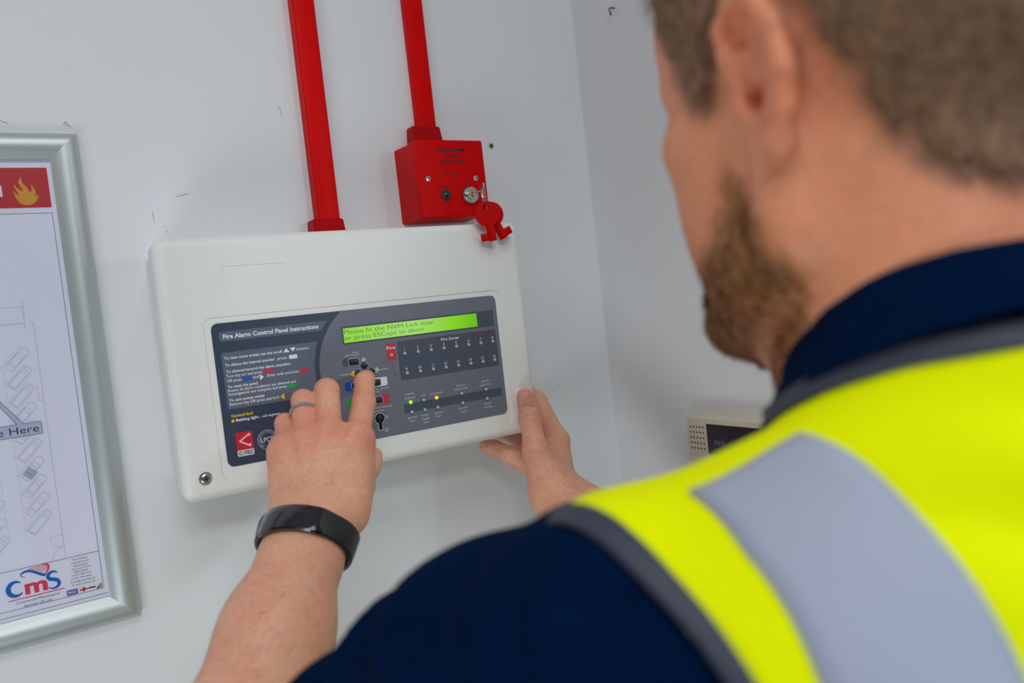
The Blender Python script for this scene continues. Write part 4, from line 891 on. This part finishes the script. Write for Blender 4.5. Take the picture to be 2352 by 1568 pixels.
crease(R_THUMB[2], R_THUMB[3] - R_THUMB[1], V3(-.45, -.85, .2), .0040, .8, .0030, .018); crease(R_THUMB[1], R_THUMB[2] - R_THUMB[0], V3(-.45, -.85, .2), .006, .35, .0034, .022)
crease(W_R, W_R - E_R, V3(-.3, -.5, .8), .006, .22, .0060, .05)
at = me.attributes.new('crease', 'FLOAT_VECTOR', 'POINT'); at.data.foreach_set('vector', np.c_[wx, ww, wx * 0].astype(np.float32).ravel())
M_SKIN = mat('skin', srgb(214, 154, 124), .46, spec=.38, sss=.10, vcol='skin', var=(260, .09), bump=(420, .22, .0005), wrinkle='crease')
person = tag(link('person', me, M_SKIN, None, ORI), 'man in yellow high-visibility vest and navy shirt pressing a button on the panel', 'person')
def worn(name, V, Q, m, parent=person, smooth=True): return link(name, mesh_np(name, np.asarray(V) - ORI, Q, smooth), m, parent)

# hair and beard: a thickness over the head, plus short strands
def hair_mask(L): return poly_sd(L[..., 1], L[..., 2], HAIR_P)
def beard_mask(L): return poly_sd(L[..., 1], L[..., 2], BEARD_P)
def shell(mask, lo_t, hi_t, soft, h, seed):
    skull = Field(); skull.pr = [q for q in HEAD.pr[:40] if not (q[6] < 0)]
    ax, F = HEADSK.grid(V3(.14, -.76, 1.45), V3(.35, -.49, 1.74), h, .012)
    P = np.stack(np.meshgrid(*ax, indexing='ij'), -1); L = loc_head(P); m = mask(L) + 4 * noise3(P, .016, seed)
    t = np.clip((m + soft * .3) / soft, 0, 1); t = t * t * (3 - 2 * t)
    return surface_net(ax, F - (lo_t + (hi_t - lo_t) * t + .0008 * t * noise3(P * V3(1, 1, .4), .007, seed + 1)))
HEADSK = Field(); HEADSK.pr = list(HEAD.pr[:4]) + [q for q in HEAD.pr[4:] if q[0] == 'c' or True][:0]
nface = 4 + 2 * 10 + 1
HEADSK.pr = HEAD.pr[:nface]
HEADSK.cone(NECK0, NECK1, .068, .064, .016)
M_HAIR = mat('hair_brown', srgb(142, 108, 82), .62, spec=.3, var=(160, .35), bump=(420, .5, .002)); M_BEARD = mat('beard_brown', srgb(160, 108, 64), .65, spec=.3, var=(220, .35), bump=(500, .5, .002))
hv, hq = shell(hair_mask, -.013, .0050, 18, .0026, 11); hair = worn('hair', hv, hq, M_HAIR)
bv, bq = shell(beard_mask, -.013, .0010, 34, .0026, 21); beard = worn('beard', bv, bq, M_BEARD)
def strands(name, SV, SQ, mask, N, length, lift, m, seed, parent, edge, skin=False):
    r = np.random.RandomState(seed); c = SV[SQ].mean(1); L = loc_head(c); k = mask(L) > edge; c = c[k]; L = L[k]
    i = r.randint(0, len(c), N); p = c[i] + r.normal(size=(N, 3)) * .0012
    if skin:
        p = HN.onto(p, -.0003, 3); mk_ = mask(loc_head(p)); p = p[r.rand(N) < np.clip((mk_ - 1) / 16, 0, 1) ** .8]; N = len(p)
    g = HEADSK.grad(p)
    flow = HEAD_M @ V3(0, -.25, -1); fl = flow - g * (g @ flow)[:, None]; fl /= np.maximum(np.linalg.norm(fl, axis=1, keepdims=True), 1e-6)
    d = fl + g * lift + r.normal(size=(N, 3)) * .22; d /= np.linalg.norm(d, axis=1, keepdims=True)
    s = np.cross(d, g); s /= np.maximum(np.linalg.norm(s, axis=1, keepdims=True), 1e-6); ln = (length * (.6 + .8 * r.rand(N)))[:, None]; w = .00022
    VV = np.stack([p - s * w, p + s * w, p + d * ln * .55 + s * w * .8, p + d * ln * .55 - s * w * .8, p + d * ln - g * ln * .12], 1).reshape(-1, 3); b = np.arange(N)[:, None] * 5
    T = np.concatenate([b + [0, 1, 2], b + [0, 2, 3], b + [3, 2, 4]]); o = worn(name, VV, T, m, parent); o['kind'] = 'stuff'; return o
strands('hair_strands', hv, hq, hair_mask, 16000, .011, .35, M_HAIR, 5, hair, -3)
strands('beard_strands', bv, bq, beard_mask, 20000, .0055, .5, M_BEARD, 6, beard, -1, True)

# nail of the right thumb
c4 = [V3(.3482, -.1180, 1.3905), V3(.3572, -.1262, 1.3905), V3(.3602, -.1180, 1.4025), V3(.3512, -.1160, 1.4025)]
gu, gv = np.meshgrid(np.linspace(0, 1, 9), np.linspace(0, 1, 9)); gu = gu.ravel()[:, None]; gv = gv.ravel()[:, None]
G = RH.onto((c4[0] * (1 - gu) + c4[1] * gu) * (1 - gv) + (c4[3] * (1 - gu) + c4[2] * gu) * gv, .0005)
worn('thumb_nail', G, [(r * 9 + c, r * 9 + c + 1, r * 9 + c + 10, r * 9 + c + 9) for r in range(8) for c in range(8)], mat('nail', srgb(206, 140, 124), .25))

# fine dark hairs on the left forearm
r_ = np.random.RandomState(77); hc = pieces[2][0]; dL_ = (W_L - E_L); tt = (hc - E_L) @ dL_ / (dL_ @ dL_); rel = hc - E_L - tt[:, None] * dL_; out_ = V3(-.55, -.70, .45)
hc = hc[(tt > .15) & (tt < .80) & ((rel @ out_) > -.012) & ((rel @ V3(-1, 0, .3)) > -.012)]; N_ = 1500; p = hc[r_.randint(0, len(hc), N_)]; g = LH.grad(p)
fl = -dL_ / np.linalg.norm(dL_) * .0 + V3(-.6, 0, -.6); fl = fl - g * (g @ fl)[:, None]; d = fl + g * .45 + r_.normal(size=(N_, 3)) * .35; d /= np.linalg.norm(d, axis=1, keepdims=True); s_ = np.cross(d, g); s_ /= np.maximum(np.linalg.norm(s_, axis=1, keepdims=True), 1e-6)
ln = (.008 * (.6 + .8 * r_.rand(N_)))[:, None]; w = .00005; VV = np.stack([p - s_ * w, p + s_ * w, p + d * ln], 1).reshape(-1, 3)
ah = worn('arm_hair', VV, np.arange(3 * N_).reshape(-1, 3), mat('arm_hair_brown', srgb(120, 84, 60), .6)); ah['kind'] = 'stuff'

# ---------------------------------------------------------------- shirt, vest, trousers, shoes
def cloth(f, lo, hi, h, extra=None):
    ax, F = f.grid(lo, hi, h, .01)
    if extra is not None: F = extra(np.stack(np.meshgrid(*ax, indexing='ij'), -1), F)
    return surface_net(ax, F)
M_NAVY = mat('navy_cotton', srgb(0, 22, 54), .9, spec=.04, sheen=.0, bump=(1400, .35, .0006), var=(70, .18))
M_HV = mat('hi_vis_yellow', srgb(236, 247, 0), .7, spec=.04, bump=(1500, .2, .0004))
M_TAPE = mat('reflective_tape', srgb(164, 170, 190), .5, .0, .2, bump=(1200, .12, .0003)); M_BIND = mat('grey_binding', srgb(54, 58, 74), .6, bump=(1500, .3, .0004))
SH = torso_field(.007); SH.add(arm_field(S_L, E_L, W_L, .013, .03, .80)); SH.add(arm_field(S_R, E_R, W_R, .013, .03, .80)); SH.cone((.244, -.662, 1.40), (.243, -.658, 1.448), .086, .080, .02)
def shirt_fold(P, F):
    for S, E in ((S_L, E_L), (S_R, E_R)):
        d = (E - S); L = np.linalg.norm(d); d = d / L; t = (P - S) @ d; w = np.exp(-((t - .16) / .11) ** 2)
        rad = np.linalg.norm(P - S - t[..., None] * d, axis=-1); near = rad < .09
        F = F - np.where(near, w * (.0070 * np.sin(t * 2 * math.pi / .050 + 3.5 * noise3(P, .12, 31)) + .0040 * noise3(P, .06, 32)), 0)
        cut = t - .78 * L
        F = np.where(rad < .11, np.maximum(F, cut), F)
    return F + .0015 * noise3(P, .07, 33)
v, q = cloth(SH, V3(-.12, -.80, .84), V3(.54, -.34, 1.49), .0042, shirt_fold); shirt = worn('shirt', v, q, M_NAVY)
# collar: stands round the neck and folds down outside
CC = V3(.248, -.652, 0); rows = []
def lut(a, T): return np.interp(a, [t[0] for t in T], [t[1] for t in T])
TOP = [(-150, 1.425), (-90, 1.432), (-60, 1.450), (-35, 1.470), (-12, 1.4907), (6, 1.499), (19, 1.5032), (31, 1.5062), (48, 1.5075), (90, 1.508)]
LOW = [(-150, 1.385), (-90, 1.395), (-60, 1.415), (-40, 1.432), (-18, 1.4497), (-1, 1.4637), (11, 1.471), (20, 1.4759), (29, 1.4790), (42, 1.4836), (90, 1.486)]
for i in range(73):
    th = -180 + 360 * i / 72                                             # 90 = back of the neck, -90 = front
    a = th if -90 <= th <= 90 else (180 - th if th > 90 else -180 - th)    # mirror for the right side
    zt, zl = lut(a, TOP), lut(a, LOW); dr = V3(-math.cos(math.radians(th)), -math.sin(math.radians(th)), 0); rows.append([])
    for r, z in ((.066, zl - .012), (.069, zt - .004), (.0705, zt - .0008), (.0725, zt), (.0745, zt - .0015), (.0775, zt - .006), (.084, (zt + zl) / 2), (.0915, zl + .003), (.0930, zl + .0005), (.0915, zl - .0005), (.086, zl + .003)):
        rows[-1].append(CC + dr * r * (1 + .02 * math.sin(3 * th * .0175)) + V3(0, 0, z))
nr = len(rows[0]); CV = np.array(rows).reshape(-1, 3)
worn('collar', CV, [(i * nr + j, (i + 1) * nr + j, (i + 1) * nr + j + 1, i * nr + j + 1) for i in range(72) for j in range(nr - 1)], M_NAVY, shirt)
# vest
VF = torso_field(.0155); VF.cone((.244, -.662, 1.40), (.243, -.658, 1.436), .0925, .0845, .02); VF.ell((.247, -.640, .93), (.190, .148, .17), .05)
def arm_x(z): return np.interp(z, [.6, 1.14, 1.18, 1.22, 1.28, 1.32, 1.37, 1.395, 1.42, 1.5], [-.3, -.3, .03, .075, .084, .080, .0715, .068, .066, .064])
def neck_z(th):
    a = np.where(th > 90, 180 - th, np.where(th < -90, -180 - th, th))
    return np.interp(a, [t[0] for t in LOW], [t[1] for t in LOW]) - np.interp(a, [-90, -40, 0, 20, 45, 90], [0, .001, .0025, .005, .009, .010])
def vest_mask(P):
    x = np.where(P[..., 0] > .247, .494 - P[..., 0], P[..., 0]); th = np.degrees(np.arctan2(-(P[..., 1] - CC[1]), -(P[..., 0] - CC[0])))
    nk = np.where(np.hypot(P[..., 0] - CC[0], P[..., 1] - CC[1]) < .125, neck_z(th) - P[..., 2], 1)
    vee = np.where(P[..., 1] > -.61, (P[..., 2] - 1.18) * .5 + .02 - np.abs(P[..., 0] - .25), -1)
    return np.minimum(np.minimum(x - arm_x(P[..., 2]), nk), -np.where(P[..., 2] < 1.42, vee, -1))
def vest_fold(P, F):
    c = P[..., 0] * .55 + P[..., 2] * .83 + P[..., 1] * .2; k = np.exp(-(((P[..., 0] - .19) / .05) ** 2 + ((P[..., 2] - 1.40) / .07) ** 2))
    return F - .0020 * noise3(P, .10, 41) - k * .0050 * np.sin(c * 2 * math.pi / .045)
ax, F = VF.grid(V3(.03, -.80, .80), V3(.465, -.48, 1.50), .0036, .012); P_ = np.stack(np.meshgrid(*ax, indexing='ij'), -1); v, q = surface_net(ax, vest_fold(P_, F)); del P_
k = (vest_mask(v[q].mean(1)) > 0) & (v[q][..., 2].min(1) > .82); q = q[k]; u_, inv = np.unique(q, return_inverse=True); v = v[u_]; q = inv.reshape(q.shape)
vest = worn('safety_vest', v, q, M_HV); md = vest.modifiers.new('cloth', 'SOLIDIFY'); md.thickness = .0022; md.offset = -1
def project(P, lvl):
    P = np.array(P, float)
    for _ in range(6):
        f0 = vest_fold(P, VF.at(P)) - lvl; P = P - np.clip(f0, -.012, .012)[..., None] * VF.grad(P)
    return P
def shoot(x, a, z=None):
    c = V3(x, -.62, 1.34) if z is None else V3(x, -.62, z); d = V3(0, -math.cos(a), math.sin(a)); r = .24
    for _ in range(60):
        f0 = VF.at((c + d * r)[None])[0]
        if abs(f0) < 1e-4: break
        r = max(r - f0 * .8, .02)
    return c + d * r
def strip(name, edges, lvl, m, parent, nw=7):
    A, B = edges; n_ = len(A); G = np.array([[A[i] * (1 - t) + B[i] * t for t in np.linspace(0, 1, nw)] for i in range(n_)]); G = project(G.reshape(-1, 3), lvl)
    o = worn(name, G, [(i * nw + j, (i + 1) * nw + j, (i + 1) * nw + j + 1, i * nw + j + 1) for i in range(n_ - 1) for j in range(nw - 1)], m, parent)
    md = o.modifiers.new('tape', 'SOLIDIFY'); md.thickness = .0012; md.offset = 0; return o
def brace(sgn):
    A, B = [], []
    for i in range(60):
        t = i / 59; xa, xb = np.interp(t, [0, .15, .4, .55, 1], [.101, .093, .0895, .0895, .135]), np.interp(t, [0, .15, .4, .55, 1], [.1365, .1345, .1345, .137, .184])
        for L_, x, a0 in ((A, xa, 88), (B, xb, 73)):
            if t < .5: p = shoot(x, math.radians(a0 * (1 - t / .5)))
            else: p = shoot(x, 0, 1.34 - (t - .5) / .5 * .48)
            if sgn > 0: p = V3(.494 - p[0], p[1], p[2])
            L_.append(p)
    strip('reflective_band', (A, B), .0012, M_TAPE, vest)
brace(-1); brace(1)
def binding(path, width_dir, w, name='edge_binding'):
    A = [p - d * w / 2 for p, d in zip(path, width_dir)]; B = [p + d * w / 2 for p, d in zip(path, width_dir)]; strip(name, (A, B), .0012, M_BIND, vest, 5)
for sgn in (-1, 1):
    pts = []
    for i in range(70):
        t = i / 69; a = math.radians(165 * (1 - t / .6)) if t < .6 else 0; z = None if t < .6 else 1.34 - (t - .6) / .4 * .10
        p = shoot(.064, a, z); p = shoot(float(arm_x(p[2])) + .0015, a, z); pts.append(p)
    if sgn > 0: pts = [V3(.494 - p[0], p[1], p[2]) for p in pts]
    binding(pts, [V3(1, 0, 0)] * len(pts), .0125)
pts, wd = [], []
for i in range(60):
    th = -32 + 244 * i / 59; dr = V3(-math.cos(math.radians(th)), -math.sin(math.radians(th)), 0); p = CC + V3(0, 0, float(neck_z(np.array(th))) - .001)
    col_ = p + np.linspace(.16, .06, 240)[:, None] * dr; hit = np.argmax(vest_fold(col_, VF.at(col_)) < 0); pts.append(col_[hit])
gN = VF.grad(np.array(pts)); tN = np.gradient(np.array(pts), axis=0); wd = np.cross(gN, tN); wd /= np.linalg.norm(wd, axis=1, keepdims=True)
binding(pts, list(wd), .0105)
# trousers and shoes
TR = Field(); TR.ell((.247, -.640, .93), (.168, .125, .11), .05)
for s in (-1, 1): TR.chain([V3(.247 + s * .088, -.64, .90), V3(.247 + s * .095, -.625, .50), V3(.247 + s * .10, -.65, .09)], (.092, .074, .068), .05)
v, q = cloth(TR, V3(.03, -.80, .03), V3(.47, -.47, 1.06), .008, lambda P, F: np.maximum(F + .002 * noise3(P, .06, 51), .05 - P[..., 2])); worn('trousers', v, q, mat('trousers_black', srgb(28, 30, 36), .8, bump=(900, .3, .0005)))
for s in (-1, 1):
    f = Field(); x = .247 + s * .10; f.chain([V3(x, -.69, .04), V3(x, -.60, .042), V3(x + s * .008, -.50, .036)], (.042, .042, .038), .03); f.cone(V3(x, -.665, .05), V3(x, -.665, .10), .046, .048, .03)
    v, q = cloth(f, V3(x - .07, -.76, -.02), V3(x + .07, -.44, .17), .005, lambda P, F: np.maximum(F, .002 - P[..., 2])); worn('boot', v, q, mat('boot_leather', srgb(24, 22, 22), .45))

# ---------------------------------------------------------------- wrist band and ring
dL = (W_L - E_L) / np.linalg.norm(W_L - E_L); WC = W_L - dL * .010
e1 = V3(-.55, -.70, .45); e1 -= dL * (e1 @ dL); e1 /= np.linalg.norm(e1); e2 = np.cross(dL, e1)
wb = empty('wrist_band', WC, 'glossy black fitness wrist band with a scratched screen on the left wrist', 'watch')
def around(lv, off, n=72, a0=0., a1=2 * math.pi, R=.034):
    P = []
    for i in range(n):
        a = a0 + (a1 - a0) * i / (n if a1 - a0 > 6.28 else n - 1); P.append(WC + dL * off + (e1 * math.cos(a) + e2 * math.sin(a)) * R)
    P = np.array(P); c = WC + dL * off
    for _ in range(12):
        d = P - c; d /= np.linalg.norm(d, axis=1, keepdims=True); P = P - d * np.clip(LH.at(P) - lv, -.01, .01)[:, None] * .7
    return P
sec = [(-.0108, .0008), (-.0112, .0022), (-.0100, .0042), (-.005, .0050), (.005, .0050), (.0100, .0042), (.0112, .0022), (.0108, .0008)]
def band_loops(a0, a1, n, extra, sc=sec): 
    cols = [around(l + extra, o, n, a0, a1) for o, l in sc]; return [[tuple(cols[k][i] - WC) for k in range(len(sc))] for i in range(n)]
L = band_loops(0, 2 * math.pi, 72, .0008); L.append(L[0])
link('strap', loft_mesh('strap', L, False, False, 40), mat('strap_rubber', srgb(30, 32, 40), .42, spec=.5), wb)
sec2 = [(-.0116, .0004), (-.0119, .0036), (-.0108, .0052), (-.006, .0060), (.006, .0060), (.0108, .0052), (.0119, .0036), (.0116, .0004)]
La = band_loops(-.95, .86, 34, .0008, sec); Lb = band_loops(-.95, .86, 34, .0008, sec2); L = []
for i in range(34):
    t_ = min(1, min(i, 33 - i) / 5) * .97 + .03; L.append([tuple(np.array(a) * (1 - t_) + np.array(b_) * t_) for a, b_ in zip(La[i], Lb[i])])
case = link('case', loft_mesh('case', L, True, True, 40), mat('case_gloss', srgb(16, 18, 24), .12, spec=.5, coat=.6), wb)
crk = around(.0069, .0040, 24, -.40, .40) - WC; link('screen_crack', tube('screen_crack', [tuple(p) for p in crk], .00010, 5), mat('crack', srgb(120, 112, 112), .4), case)
crk = np.linspace(around(.0069, .0040, 3, -.40, -.3)[0], around(.0069, -.0020, 3, -.56, -.4)[0], 6) - WC; link('screen_crack', tube('screen_crack', [tuple(p) for p in crk], .00010, 5), MATS['crack'], case)
crk = np.concatenate([around(.0068, o, 2, .62, .64)[:1] for o in np.linspace(-.0072, .0072, 10)]) - WC; link('screen_edge_scratch', tube('screen_edge_scratch', [tuple(p) for p in crk], .00010, 5), MATS['crack'], case)
J0, J1 = L_FING['ring'][0], L_FING['ring'][1]; ax_ = (J1 - J0) / np.linalg.norm(J1 - J0); rc_ = J0 + (J1 - J0) * .70; r0 = .0116 + (.0104 - .0116) * .70 + .0010
e1r = V3(-.55, -.70, .45); e1r -= ax_ * (e1r @ ax_); e1r /= np.linalg.norm(e1r); e2r = np.cross(ax_, e1r); L = []
for i in range(48):
    a = 6.28318 * i / 48; d = e1r * math.cos(a) + e2r * math.sin(a)
    L.append([tuple(d * (r0 + h_) + ax_ * o_) for o_, h_ in ((-.0020, -.0012), (-.0021, .0002), (-.0012, .0011), (.0012, .0011), (.0021, .0002), (.0020, -.0012))])
L.append(L[0])
tag(link('wedding_ring', loft_mesh('wedding_ring', L, False, False, 40), mat('ring_titanium', srgb(196, 188, 180), .34, .85), None, rc_), 'plain grey metal ring on the ring finger of the pressing hand', 'ring')
bpy.context.view_layer.update()
